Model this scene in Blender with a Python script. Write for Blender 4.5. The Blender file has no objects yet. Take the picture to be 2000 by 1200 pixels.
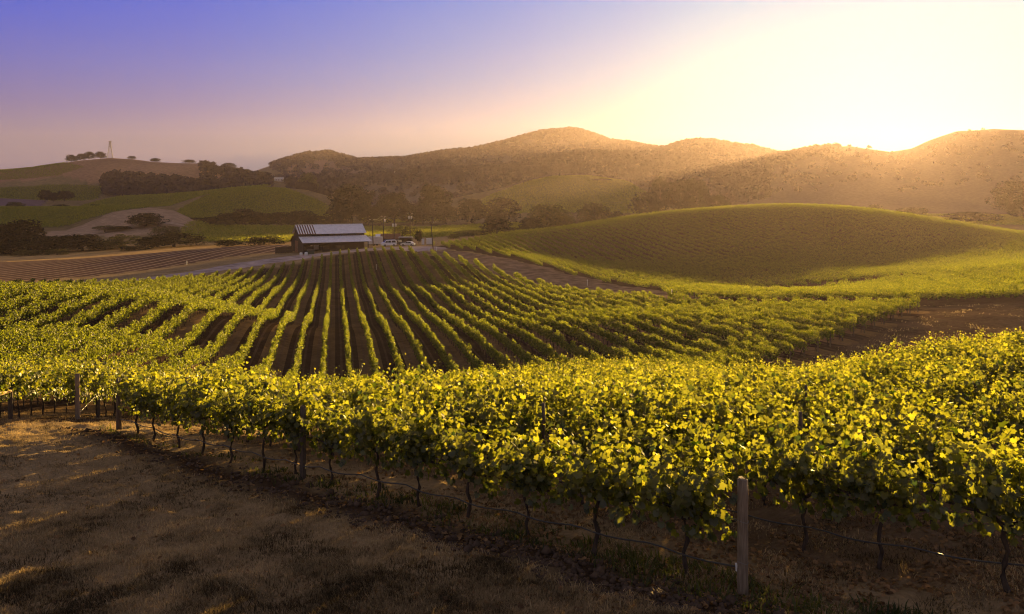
import bpy, math, random
import numpy as np
from mathutils import Vector, Matrix

# ------------------------------------------------------------------ camera, world, sun, exposure
C = bpy.context.scene.collection
SC = bpy.context.scene
F = 1570.0            # focal length in pixels of a 2000 px wide frame; horizon at v = 380
R = math.radians
rng = np.random.default_rng(7)
random.seed(7)

cam_d = bpy.data.cameras.new('camera')
cam = bpy.data.objects.new('camera', cam_d); C.objects.link(cam)
cam.location = (0, 0, 0); cam.rotation_euler = (R(90), 0, 0)
cam_d.sensor_width = 36.0; cam_d.lens = 36.0 * F / 2000.0
cam_d.shift_y = -0.11
cam_d.clip_start = 0.1; cam_d.clip_end = 20000
SC.camera = cam

SUN_AZ, SUN_EL = R(25.2), R(4.25)
S = Vector((math.sin(SUN_AZ) * math.cos(SUN_EL), math.cos(SUN_AZ) * math.cos(SUN_EL), math.sin(SUN_EL)))
sun_d = bpy.data.lights.new('sun', 'SUN'); sun_d.energy = 5.0; sun_d.angle = R(0.6); sun_d.color = (1.0, 0.64, 0.20)
sun = bpy.data.objects.new('sun', sun_d); C.objects.link(sun)
sun.rotation_euler = S.to_track_quat('Z', 'Y').to_euler()
sun.location = (400, 800, 300)

W = bpy.data.worlds.new('World'); SC.world = W; W.use_nodes = True
def build_world():
    nt = W.node_tree; nt.nodes.clear(); N = nt.nodes.new; L = nt.links.new
    out = N('ShaderNodeOutputWorld'); bg = N('ShaderNodeBackground'); L(bg.outputs[0], out.inputs[0])
    sky = N('ShaderNodeTexSky'); sky.sky_type = 'NISHITA'; sky.sun_disc = False
    sky.sun_elevation = SUN_EL; sky.sun_rotation = SUN_AZ; sky.air_density = 1.0; sky.dust_density = 2.0; sky.ozone_density = 3.0
    tc = N('ShaderNodeTexCoord'); sep = N('ShaderNodeSeparateXYZ'); L(tc.outputs['Generated'], sep.inputs[0])
    dot = N('ShaderNodeVectorMath'); dot.operation = 'DOT_PRODUCT'; L(tc.outputs['Generated'], dot.inputs[0]); dot.inputs[1].default_value = S
    def vramp(sock, stops):
        r = N('ShaderNodeValToRGB'); L(sock, r.inputs[0]); e = r.color_ramp.elements
        e[0].position, e[0].color = stops[0][0], stops[0][1] + (1,)
        e[1].position, e[1].color = stops[-1][0], stops[-1][1] + (1,)
        for p, c in stops[1:-1]:
            q = e.new(p); q.color = c + (1,)
        return r.outputs[0]
    # dusk air away from the sun: mauve low down, violet above; bright dusty air round the sun
    far = vramp(sep.outputs['Z'], ((0.0, (.17, .15, .22)), (.06, (.17, .15, .24)), (.10, (.13, .12, .33)), (.145, (.09, .11, .45)), (.19, (.045, .09, .54)), (.24, (.02, .075, .60)), (.30, (.10, .12, .40)), (.42, (.15, .13, .16))))
    near = vramp(sep.outputs['Z'], ((0.0, (.50, .46, .34)), (.07, (.36, .48, .44)), (.14, (.13, .42, .54)), (.25, (.02, .34, .64)), (.36, (.10, .15, .26)), (.5, (.15, .13, .16))))
    fac = vramp(dot.outputs['Value'], ((.55, (0, 0, 0)), (.68, (.05,) * 3), (.80, (.20,) * 3), (.905, (.43,) * 3), (.950, (.66,) * 3), (.978, (1, 1, 1))))
    back = vramp(sep.outputs['Z'], ((0.0, (.30, .24, .25)), (.3, (.34, .29, .34)), (.6, (.26, .24, .30)), (1.0, (.14, .13, .16))))
    bfac = vramp(dot.outputs['Value'], ((.0, (1, 1, 1)), (.18, (.7,) * 3), (.42, (0, 0, 0))))
    m0 = N('ShaderNodeMix'); m0.data_type = 'RGBA'; L(bfac, m0.inputs[0]); L(far, m0.inputs[6]); L(back, m0.inputs[7])
    mx = N('ShaderNodeMix'); mx.data_type = 'RGBA'; L(fac, mx.inputs[0]); L(m0.outputs[2], mx.inputs[6]); L(near, mx.inputs[7])
    s1 = N('ShaderNodeVectorMath'); s1.operation = 'SCALE'; L(sky.outputs[0], s1.inputs[0]); s1.inputs['Scale'].default_value = 0.006
    s2 = N('ShaderNodeVectorMath'); s2.operation = 'SCALE'; L(mx.outputs[2], s2.inputs[0]); s2.inputs['Scale'].default_value = 0.268
    a2 = N('ShaderNodeVectorMath'); a2.operation = 'ADD'; L(s1.outputs[0], a2.inputs[0]); L(s2.outputs[0], a2.inputs[1])
    L(a2.outputs[0], bg.inputs[0]); bg.inputs[1].default_value = 1.0
build_world()

SC.view_settings.view_transform = 'Standard'; SC.view_settings.look = 'None'
SC.view_settings.exposure = 1.9; SC.view_settings.gamma = 1.0; SC.view_settings.use_curve_mapping = False
cy = SC.cycles
cy.use_denoising = True; cy.pixel_filter_type = 'BLACKMAN_HARRIS'; cy.filter_width = 1.1
try: cy.denoiser = 'OPENIMAGEDENOISE'
except Exception: pass
cy.max_bounces = 5; cy.diffuse_bounces = 2; cy.glossy_bounces = 1; cy.transmission_bounces = 3; cy.volume_bounces = 0
cy.transparent_max_bounces = 4
cy.caustics_reflective = False; cy.caustics_refractive = False
cy.sample_clamp_indirect = 6.0
cy.use_adaptive_sampling = True; cy.adaptive_threshold = 0.01

# ------------------------------------------------------------------ helpers
def U(x, y): return 1000.0 + F * x / y
def smooth(a, b, t):
    t = np.clip((t - a) / (b - a), 0, 1); return t * t * (3 - 2 * t)

def node_mat(name):
    m = bpy.data.materials.new(name); m.use_nodes = True
    nt = m.node_tree; nt.nodes.clear()
    return m, nt, nt.nodes.new, nt.links.new

def mat(name, col, rough=0.8, var=0.25, scale=3.0, bump=0.0, metal=0.0, stretch=(1, 1, 1), spec=0.3):
    m, nt, N, L = node_mat(name)
    out = N('ShaderNodeOutputMaterial'); p = N('ShaderNodeBsdfPrincipled'); L(p.outputs[0], out.inputs[0])
    tc = N('ShaderNodeTexCoord'); mp = N('ShaderNodeMapping'); mp.inputs['Scale'].default_value = stretch
    L(tc.outputs['Object'], mp.inputs[0])
    nz = N('ShaderNodeTexNoise'); nz.inputs['Scale'].default_value = scale; nz.inputs['Detail'].default_value = 5; L(mp.outputs[0], nz.inputs[0])
    cr = N('ShaderNodeValToRGB'); L(nz.outputs['Fac'], cr.inputs[0])
    e = cr.color_ramp.elements
    e[0].position = 0.3; e[0].color = tuple(c * (1 - var) for c in col) + (1,)
    e[1].position = 0.7; e[1].color = tuple(min(1, c * (1 + var)) for c in col) + (1,)
    L(cr.outputs[0], p.inputs['Base Color'])
    p.inputs['Roughness'].default_value = rough; p.inputs['Metallic'].default_value = metal
    p.inputs['Specular IOR Level'].default_value = spec
    if bump:
        b = N('ShaderNodeBump'); b.inputs['Strength'].default_value = bump; b.inputs['Distance'].default_value = 0.02
        L(nz.outputs['Fac'], b.inputs['Height']); L(b.outputs[0], p.inputs['Normal'])
    return m

def leaf_mat(name, dark, light, tdark, tlight, trans=0.5, gloss=0.06):
    """foliage: per-leaf value in the point attribute 'var' picks the hue; diffuse plus translucent"""
    m, nt, N, L = node_mat(name)
    out = N('ShaderNodeOutputMaterial')
    at = N('ShaderNodeAttribute'); at.attribute_name = 'var'
    def ramp(a, b):
        r = N('ShaderNodeValToRGB'); L(at.outputs['Fac'], r.inputs[0])
        r.color_ramp.elements[0].color = a + (1,); r.color_ramp.elements[1].color = b + (1,); return r
    r1 = ramp(dark, light); r2 = ramp(tdark, tlight)
    d = N('ShaderNodeBsdfDiffuse'); L(r1.outputs[0], d.inputs[0])
    t = N('ShaderNodeBsdfTranslucent'); L(r2.outputs[0], t.inputs[0])
    g = N('ShaderNodeBsdfGlossy'); g.inputs['Roughness'].default_value = 0.45; g.inputs[0].default_value = (0.9, 0.9, 0.8, 1)
    m1 = N('ShaderNodeMixShader'); m1.inputs[0].default_value = trans; L(d.outputs[0], m1.inputs[1]); L(t.outputs[0], m1.inputs[2])
    m2 = N('ShaderNodeMixShader'); m2.inputs[0].default_value = gloss; L(m1.outputs[0], m2.inputs[1]); L(g.outputs[0], m2.inputs[2])
    L(m2.outputs[0], out.inputs[0])
    return m

def np_mesh(name, verts, tris=None, quads=None, mat=None, var=None, smooth_shade=False):
    me = bpy.data.meshes.new(name)
    verts = np.asarray(verts, np.float32)
    nt = 0 if tris is None else len(tris); nq = 0 if quads is None else len(quads)
    me.vertices.add(len(verts)); me.vertices.foreach_set('co', verts.ravel())
    li = []
    if nt: li.append(np.asarray(tris, np.int32).ravel())
    if nq: li.append(np.asarray(quads, np.int32).ravel())
    li = np.concatenate(li)
    me.loops.add(len(li)); me.loops.foreach_set('vertex_index', li)
    st = np.concatenate([np.arange(nt) * 3, nt * 3 + np.arange(nq) * 4]).astype(np.int32)
    tot = np.concatenate([np.full(nt, 3), np.full(nq, 4)]).astype(np.int32)
    me.polygons.add(nt + nq); me.polygons.foreach_set('loop_start', st); me.polygons.foreach_set('loop_total', tot)
    if smooth_shade: me.polygons.foreach_set('use_smooth', np.ones(nt + nq, bool))
    me.update(calc_edges=True)
    if var is not None:
        a = me.attributes.new('var', 'FLOAT', 'POINT'); a.data.foreach_set('value', np.asarray(var, np.float32))
    if mat: me.materials.append(mat)
    return me

def link(name, me, parent=None, loc=None):
    o = bpy.data.objects.new(name, me); C.objects.link(o)
    if parent: o.parent = parent
    if loc is not None: o.location = loc
    return o

def tag(o, label=None, cat=None, group=None, kind=None):
    if label: o['label'] = label
    if cat: o['category'] = cat
    if group: o['group'] = group
    if kind: o['kind'] = kind
    return o

def empty(name, loc, rz=0, label=None, cat=None, group=None):
    o = bpy.data.objects.new(name, None); C.objects.link(o); o.location = loc; o.rotation_euler = (0, 0, rz)
    o.empty_display_size = 0.2
    return tag(o, label, cat, group)

def copy_tree(o, parent=None):
    c = o.copy(); C.objects.link(c)
    if parent: c.parent = parent
    for ch in list(o.children): copy_tree(ch, c)
    return c

class MB:
    """collects boxes, tubes and polygons; build() links them as one mesh object"""
    def __init__(s): s.v = []; s.f = []
    def add(s, vs, fs):
        n = len(s.v); s.v += [tuple(v) for v in vs]; s.f += [tuple(i + n for i in f) for f in fs]; return s
    def box(s, c, d, rz=0, rx=0, ry=0):
        M = Matrix.Rotation(rz, 3, 'Z') @ Matrix.Rotation(ry, 3, 'Y') @ Matrix.Rotation(rx, 3, 'X')
        vs = [Vector(c) + M @ Vector((i * d[0] / 2, j * d[1] / 2, k * d[2] / 2)) for k in (-1, 1) for i, j in ((-1, -1), (1, -1), (1, 1), (-1, 1))]
        return s.add(vs, [(3, 2, 1, 0), (4, 5, 6, 7), (0, 1, 5, 4), (1, 2, 6, 5), (2, 3, 7, 6), (3, 0, 4, 7)])
    def tube(s, pts, rad, seg=8, cap=True):
        pts = [Vector(p) for p in pts]; n = len(pts)
        if not hasattr(rad, '__len__'): rad = [rad] * n
        vs = []; fs = []
        for i, p in enumerate(pts):
            t = (pts[min(i + 1, n - 1)] - pts[max(i - 1, 0)]).normalized()
            a = t.cross(Vector((0, 0, 1)));
            if a.length < 0.2: a = t.cross(Vector((1, 0, 0)))
            a.normalize(); b = t.cross(a)
            for k in range(seg):
                w = 2 * math.pi * k / seg
                vs.append(p + (a * math.cos(w) + b * math.sin(w)) * rad[i])
        for i in range(n - 1):
            for k in range(seg):
                k2 = (k + 1) % seg
                fs.append((i * seg + k, i * seg + k2, (i + 1) * seg + k2, (i + 1) * seg + k))
        if cap:
            fs.append(tuple(range(seg))); fs.append(tuple((n - 1) * seg + k for k in reversed(range(seg))))
        return s.add(vs, fs)
    def prism(s, prof, y0, y1, axis='y'):
        """profile of (x, z) points extruded along y"""
        n = len(prof)
        vs = [(x, y0, z) for x, z in prof] + [(x, y1, z) for x, z in prof]
        fs = [tuple(range(n)), tuple(reversed(range(n, 2 * n)))] + [(i, i + n, (i + 1) % n + n, (i + 1) % n) for i in range(n)]
        return s.add(vs, fs)
    def build(s, name, m, parent=None, loc=None, sm=False, bevel=0):
        me = bpy.data.meshes.new(name); me.from_pydata(s.v, [], s.f); me.validate()
        import bmesh
        b = bmesh.new(); b.from_mesh(me); bmesh.ops.recalc_face_normals(b, faces=b.faces); b.to_mesh(me); b.free()
        if sm:
            for p in me.polygons: p.use_smooth = True
        me.materials.append(m); me.update()
        o = link(name, me, parent, loc)
        if bevel:
            mo = o.modifiers.new('bevel', 'BEVEL'); mo.width = bevel; mo.segments = 2; mo.limit_method = 'ANGLE'
        return o

ONES = 'zeroth first second third fourth fifth sixth seventh eighth ninth tenth eleventh twelfth thirteenth fourteenth fifteenth sixteenth seventeenth eighteenth nineteenth'.split()
def ordinal(n):
    if n < 20: return ONES[n]
    t = {2: 'twenty', 3: 'thirty', 4: 'forty', 5: 'fifty'}[n // 10]
    return ({2: 'twentieth', 3: 'thirtieth', 4: 'fortieth', 5: 'fiftieth'}[n // 10]) if n % 10 == 0 else t + '-' + ONES[n % 10]

# ------------------------------------------------------------------ terrain
# surveyed points: (u, v, depth) of bare ground, turned into x, y, z
GP = [
 (1450,1165,10),(1000,1200,9),(0,1200,9.5),(230,838,23),(165,818,27),(0,822,25.5),(0,1000,14.5),(597,938,16.5),(924,1018,13.26),
 (1697,1105,11.2),(2000,1130,10.5),(2000,1205,9.3),(1908,1065,12.1),(-200,830,25),(-200,1000,14.5),(2300,1140,10.5),
 (367,840,25.2),(620,862,27.5),(620,815,40),(620,800,55),(620,764,71),(640,639,117),(640,579,160),(642,548,190),(648,503,223),
 (800,850,27),(1000,850,26),(1200,850,24),(1000,790,40),(1200,768,45),
 (2000,745,30),(1560,813,31),(2200,735,30),(1780,770,31),
 (1560,790,44),(2000,700,50),(2200,690,60),
 (2000,640,80),(1915,624,84),(1762,675,72),(1645,708,65),(1540,728,62),(1400,745,58),(1200,770,58),
 (1982,600,92),(1850,600,100),(1575,594,112),(2200,590,90),
 (2000,530,150),(1900,538,152),(1700,560,155),(1500,580,150),(2200,520,150),
 (200,690,60),(0,690,60),(0,588,85),(200,594,90),(300,597,92),(400,614,95),(-200,578,85),(-200,690,55),
 (0,589,125),(200,585,130),(400,580,135),(-200,585,125),(420,560,165),
 (240,562,168),(400,546,188),(500,532,203),(570,523,213),(240,549,182),(400,528,205),(500,512,220),(600,497,238),(740,491,232),(790,490,232),(865,502,212),(942,523,188),(1020,548,169),(1100,572,152),(1200,586,135),(1310,592,122),
 (820,640,110),(950,640,110),(1100,640,100),(1250,640,92),(800,570,165),(900,580,145),(1000,600,130),(1400,620,105),(1500,612,105),
 (1000,507,207),(1100,538,177),(1200,560,158),(1310,571,142),(925,493,226),
 (870,486,235),(1000,472,270),(1100,450,300),(1200,434.5,320),(1300,419,335),(1400,410.5,340),(1500,405,342),(1600,406,337),(1700,413.5,330),(1800,428.5,320),(1900,445.5,310),(2000,461,300),(2200,480,290),
 (1500,531,190),(1300,538,190),(1700,533,190),(1900,520,200),(2100,515,210),(1150,515,225),(1400,486,240),(1600,483,245),(1800,492,240),(2000,495,245),
 (1500,418.5,310),(1300,434,305),(1700,428.7,300),(1100,467.7,272),(1900,463.5,282),(1500,410.4,325),(1500,409.7,360),(1300,425.1,320),(1300,422.5,355),(1700,419.3,316),(1700,417.2,350),(1100,458,286),(1100,450.7,322),(1900,453,297),(1900,446.6,330),(1500,422,400),(1700,432,400),(1300,432,400),(1100,448,380),(1900,455,390),(2200,458,390),
 (560,478,290),(0,506,296),(150,502,296),(300,492,296),(430,484,292),(0,548,190),(150,543,195),(300,522,222),(430,505,240),(0,520,240),(150,513,248),(300,500,262),(500,492,258),(-250,515,290),(-250,548,190),
 (600,487,265),(700,474,300),(760,480,262),(840,478,262),
]
def gp_xyz(u, v, d): return ((u - 1000) / F * d, d, -(v - 380) / F * d)
P = [gp_xyz(*g) for g in GP]
P += [(0, 0, -3.2), (0, 4, -3.9), (-12, 4, -4.0), (14, 4, -4.0), (0, -15, -1.5), (-40, -10, -3), (40, -10, -3), (30, 8, -5.0), (-30, 12, -5.6), (0, -60, -1), (60, -30, -2), (-60, -30, -3),
      (-80, 40, -8), (90, 40, -7), (-120, 0, -6), (120, 0, -5), (0, -150, -1), (-150, 120, -14), (160, 100, -11), (-220, 220, -20), (230, 200, -15)]
for a in (-50, -38, -26, -14, -2, 10, 22, 34, 46):
    for d in (470, 540): P.append((math.sin(R(a)) * d / math.cos(R(a)), d, -22.5))
P = np.array(P)
PSC = 100.0
def _k(r2): return np.where(r2 > 1e-12, 0.5 * r2 * np.log(np.maximum(r2, 1e-12)), 0)
def _fit():
    X = P[:, :2] / PSC; n = len(X)
    K = _k(((X[:, None] - X[None]) ** 2).sum(-1)) + np.eye(n) * 2e-4
    A = np.zeros((n + 3, n + 3)); A[:n, :n] = K; A[:n, n] = 1; A[:n, n + 1:] = X; A[n, :n] = 1; A[n + 1:, :n] = X.T
    return np.linalg.solve(A, np.concatenate([P[:, 2], [0, 0, 0]]))
CO = _fit()
def tps(x, y):
    out = np.empty(len(x)); n = len(P)
    for i in range(0, len(x), 20000):
        q = np.stack([x[i:i + 20000], y[i:i + 20000]], 1) / PSC
        r2 = ((q[:, None] - P[None, :, :2] / PSC) ** 2).sum(-1)
        out[i:i + 20000] = _k(r2) @ CO[:n] + CO[n] + q @ CO[n + 1:]
    return out

# far hills: crest line (u, v), its distance, the widths of its near and far flank
RIDGES = {
 'main':  (2600, 1000, 900, [(420,372),(470,345),(500,333),(550,316),(600,304),(645,303),(700,317),(740,316),(800,312),(840,306),(870,302),(920,297),(960,286),(1000,276),(1060,261),(1120,257),(1160,268),(1190,279),(1230,282),(1280,293),(1320,298),(1400,312),(1500,330),(1600,370)]),
 'notch': (2150, 800, 700, [(1180,365),(1230,330),(1280,300),(1340,279),(1380,276),(1430,285),(1470,289),(1525,303),(1560,318),(1620,345),(1660,370)]),
 'sunny': (1900, 850, 700, [(1400,375),(1440,355),(1500,318),(1530,306),(1600,292),(1660,288),(1700,293),(1740,299),(1780,293),(1820,275),(1870,257),(1940,252),(2000,257),(2100,262),(2300,290),(2600,340)]),
 'front': (1750, 520, 500, [(560,372),(600,352),(700,350),(800,340),(900,333),(1000,326),(1050,316),(1130,298),(1200,300),(1260,306),(1320,304),(1400,322),(1500,350),(1560,375)]),
 'pylon': (1400, 430, 420, [(-400,360),(-200,348),(-50,338),(0,334),(60,329),(110,322),(160,314),(215,309),(260,311.5),(300,318),(350,321),(400,322),(440,331),(500,342),(560,352),(620,368)]),
 'fold':  (950, 260, 250, [(-400,388),(-100,388),(0,388),(100,392),(160,392),(250,384),(330,380),(400,374),(450,368),(520,362),(600,370),(660,388),(710,405)]),
 'knoll': (770, 210, 220, [(270,420),(330,402),(400,381),(460,371),(520,369),(560,371),(620,384),(670,404),(720,425)]),
 'field': (640, 150, 160, [(-300,408),(-100,409),(0,410),(150,410),(250,407),(330,405),(400,425)]),
 'mound': (520, 105, 90, [(60,470),(100,460),(150,441),(220,417),(290,408),(340,414),(390,437),(430,456)]),
 'dome':  (1050, 260, 260, [(840,402),(900,385),(950,375),(1020,360),(1080,349),(1150,348),(1220,357),(1280,376),(1350,398)]),
}
BASE = -22.5
def terrain(x, y):
    x = np.atleast_1d(np.asarray(x, float)); y = np.atleast_1d(np.asarray(y, float))
    r = np.hypot(x, y)
    front = y > 60
    zb = np.where(front, BASE + 1.2 * np.sin(x / 130 + 1) * np.cos(y / 170), -4.0)
    zb = np.where(y > -50, zb * smooth(-50, 60, y) + (-4.0) * (1 - smooth(-50, 60, y)), -4.0)
    yy = np.where(front, y, 1e9); u = np.where(front, 1000 + F * x / yy, 0)
    acc = np.zeros_like(x)
    for D, wf, wb, line in RIDGES.values():
        L = np.array(line, float)
        hc = (380 - np.interp(u, L[:, 0], L[:, 1])) / F * D - BASE
        hc = hc * smooth(L[0, 0] - 60, L[0, 0] + 25, u) * (1 - smooth(L[-1, 0] - 25, L[-1, 0] + 60, u))
        t = np.where(y < D, (y - (D - wf)) / wf, 1 - (y - D) / wb); t = np.clip(t, 0, 1)
        p = t * t * (3 - 2 * t)
        h = np.where(front, np.maximum(hc, 0) * p, 0)
        # smooth maximum
        k = 5.0; hh = np.clip(0.5 + 0.5 * (acc - h) / k, 0, 1)
        acc = np.where((acc > .05) & (h > .05), h * (1 - hh) + acc * hh + k * hh * (1 - hh) * np.minimum(1, np.minimum(acc, h) / k), np.maximum(acc, h))
    zfar = zb + acc
    rough = 3.0 * (np.sin(x / 61 + 2 * np.sin(y / 83)) * np.cos(y / 57 + np.sin(x / 97)))
    zfar = zfar + rough * smooth(15, 60, acc) * np.clip(acc / 120, 0, 1)
    w = smooth(400, 520, r)
    near = r < 525
    zn = np.zeros_like(x)
    if near.any(): zn[near] = tps(x[near], y[near])
    return zn * (1 - w) + zfar * w
def vnoise(x, y, s, seed=0):
    x = np.asarray(x, float) / s + 1000.5; y = np.asarray(y, float) / s + 1000.5
    i = np.floor(x); j = np.floor(y); fx = x - i; fy = y - j; fx = fx * fx * (3 - 2 * fx); fy = fy * fy * (3 - 2 * fy)
    def h(a, b):
        v = np.sin(a * 127.1 + b * 311.7 + seed * 74.7) * 43758.5453; return v - np.floor(v)
    return (h(i, j) * (1 - fx) + h(i + 1, j) * fx) * (1 - fy) + (h(i, j + 1) * (1 - fx) + h(i + 1, j + 1) * fx) * fy
def turf(x, y):
    r = np.hypot(x, y)
    return ((vnoise(x, y, .62, 1) - .5) * .10 + (vnoise(x, y, .27, 2) - .5) * .085 + (vnoise(x, y, .11, 3) - .5) * .035) * (1 - smooth(26, 36, r)) * (y > 0)
def tz(x, y): return float(terrain(x, y)[0])

# ------------------------------------------------------------------ layout of the vineyard blocks
P0 = np.array([2.87, 10.0]); T1 = np.array([-0.737, 0.676]); N1 = np.array([0.676, 0.737])   # front row: end post, direction, backward normal
SP1 = 2.3
T2 = np.array([-0.2149, 0.9766])                                                            # rows that run to the barn
SPX = 2.46                                                                                  # their step along x
BOUND = np.array([(-140,165),(-83.2,170),(-72.6,190),(-65.3,205),(-58.9,215),(-50.2,225),(-38.4,232),(-31,232),(-18.2,212),(-6.9,188),(2.2,169),(9.7,152),(17.2,135),(24,122),(31,112),(40,104),(49,98),(60,92)])
def near_line_X(X): t = (X + 8.9) / .843; return (-14.6 + .68 * t, 26 + .74 * t)
def far_d(X):
    f = BOUND[:, 0] + .22 * BOUND[:, 1]
    return float(np.interp(X, f, BOUND[:, 1]))
# hill block and the flat block beside it: outlines in plan
ROAD_FAR = [(925,493,226),(1000,507,207),(1100,538,177),(1200,560,158),(1310,571,142)]
def pl(l): return [gp_xyz(u, v, d)[:2] for u, v, d in l]
HILL = pl([(862,488,233)]) + pl(ROAD_FAR) + [(34,150),(52,160),(80,165),(112,172),(150,178),(230,185),(240,330),(190,345),(110,395),(60,400),(10,330),(-10,290),(-24,245)]
FLAT = [(24.6,124),(30,118),(42,112.5),(54,103),(63,97.5),(75,94),(110,90),(190,165),(140,172),(100,164),(62,154),(38,146),(26,136)]
BARE = pl([(-300,551,183),(0,550,186),(150,544,196),(250,538,208),(330,529,219),(430,513,240),(520,502,252),(560,500,256),(563,478,288),(430,482,298),(300,490,304),(150,500,304),(0,505,304),(-300,513,296)])
def inside(poly, x, y):
    poly = np.asarray(poly); c = np.zeros(len(x), bool); n = len(poly)
    for i in range(n):
        x1, y1 = poly[i]; x2, y2 = poly[(i + 1) % n]
        cond = ((y1 > y) != (y2 > y))
        with np.errstate(divide='ignore', invalid='ignore'):
            xi = (x2 - x1) * (y - y1) / (y2 - y1) + x1
        c ^= cond & (x < xi)
    return c
def udpoly(l): return [((u - 1000) / F * d, d) for u, d in l]
# far vineyards (u, depth outlines), row heading in degrees, row gap
FAR = [
 ('knoll',  udpoly([(345,580),(640,585),(660,680),(560,760),(520,775),(440,765),(360,690)]), 62, 3.2, 'rounded green vineyard knoll behind the dark tree line'),
 ('left',   udpoly([(-60,500),(110,505),(215,585),(330,640),(250,655),(0,655),(-60,600)]), 150, 3.2, 'green vineyard block above the dark roadside oaks'),
 ('fold',   udpoly([(150,720),(280,700),(330,740),(480,850),(530,945),(400,965),(240,960),(160,850)]), 55, 3.4, 'long green vineyard folds above the pale farm track'),
 ('valley', udpoly([(330,415),(560,330),(700,350),(860,345),(950,420),(1040,520),(1080,600),(1000,640),(840,545),(700,540),(400,540)]), 75, 2.8, 'flat green vineyard in the valley behind the barn'),
 ('dome',   udpoly([(905,850),(1000,830),(1250,830),(1290,930),(1220,1050),(1150,1062),(1060,1062),(950,960)]), 20, 4.0, 'hazy green vineyard on the low dome before the wooded hills'),
 ('slope',  udpoly([(-60,1020),(110,1020),(190,1090),(205,1150),(100,1180),(-60,1180)]), 15, 3.6, 'green vineyard slope under the pylon hill'),
 ('crest',  udpoly([(-40,1240),(110,1235),(165,1280),(110,1390),(60,1415),(-40,1405)]), 78, 5.0, 'dark vineyard rows on the ridge beneath the pylon hill'),
 ('patch',  udpoly([(700,640),(780,640),(860,700),(900,760),(800,850),(720,820)]), 80, 3.2, 'small vineyard patch among the tall trees behind the barn'),
 ('plain',  udpoly([(1480,620),(1750,600),(2060,560),(2060,820),(1800,900),(1500,860)]), 10, 4.5, 'sunlit hazy vineyard plain behind the rounded hill'),
]

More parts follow.
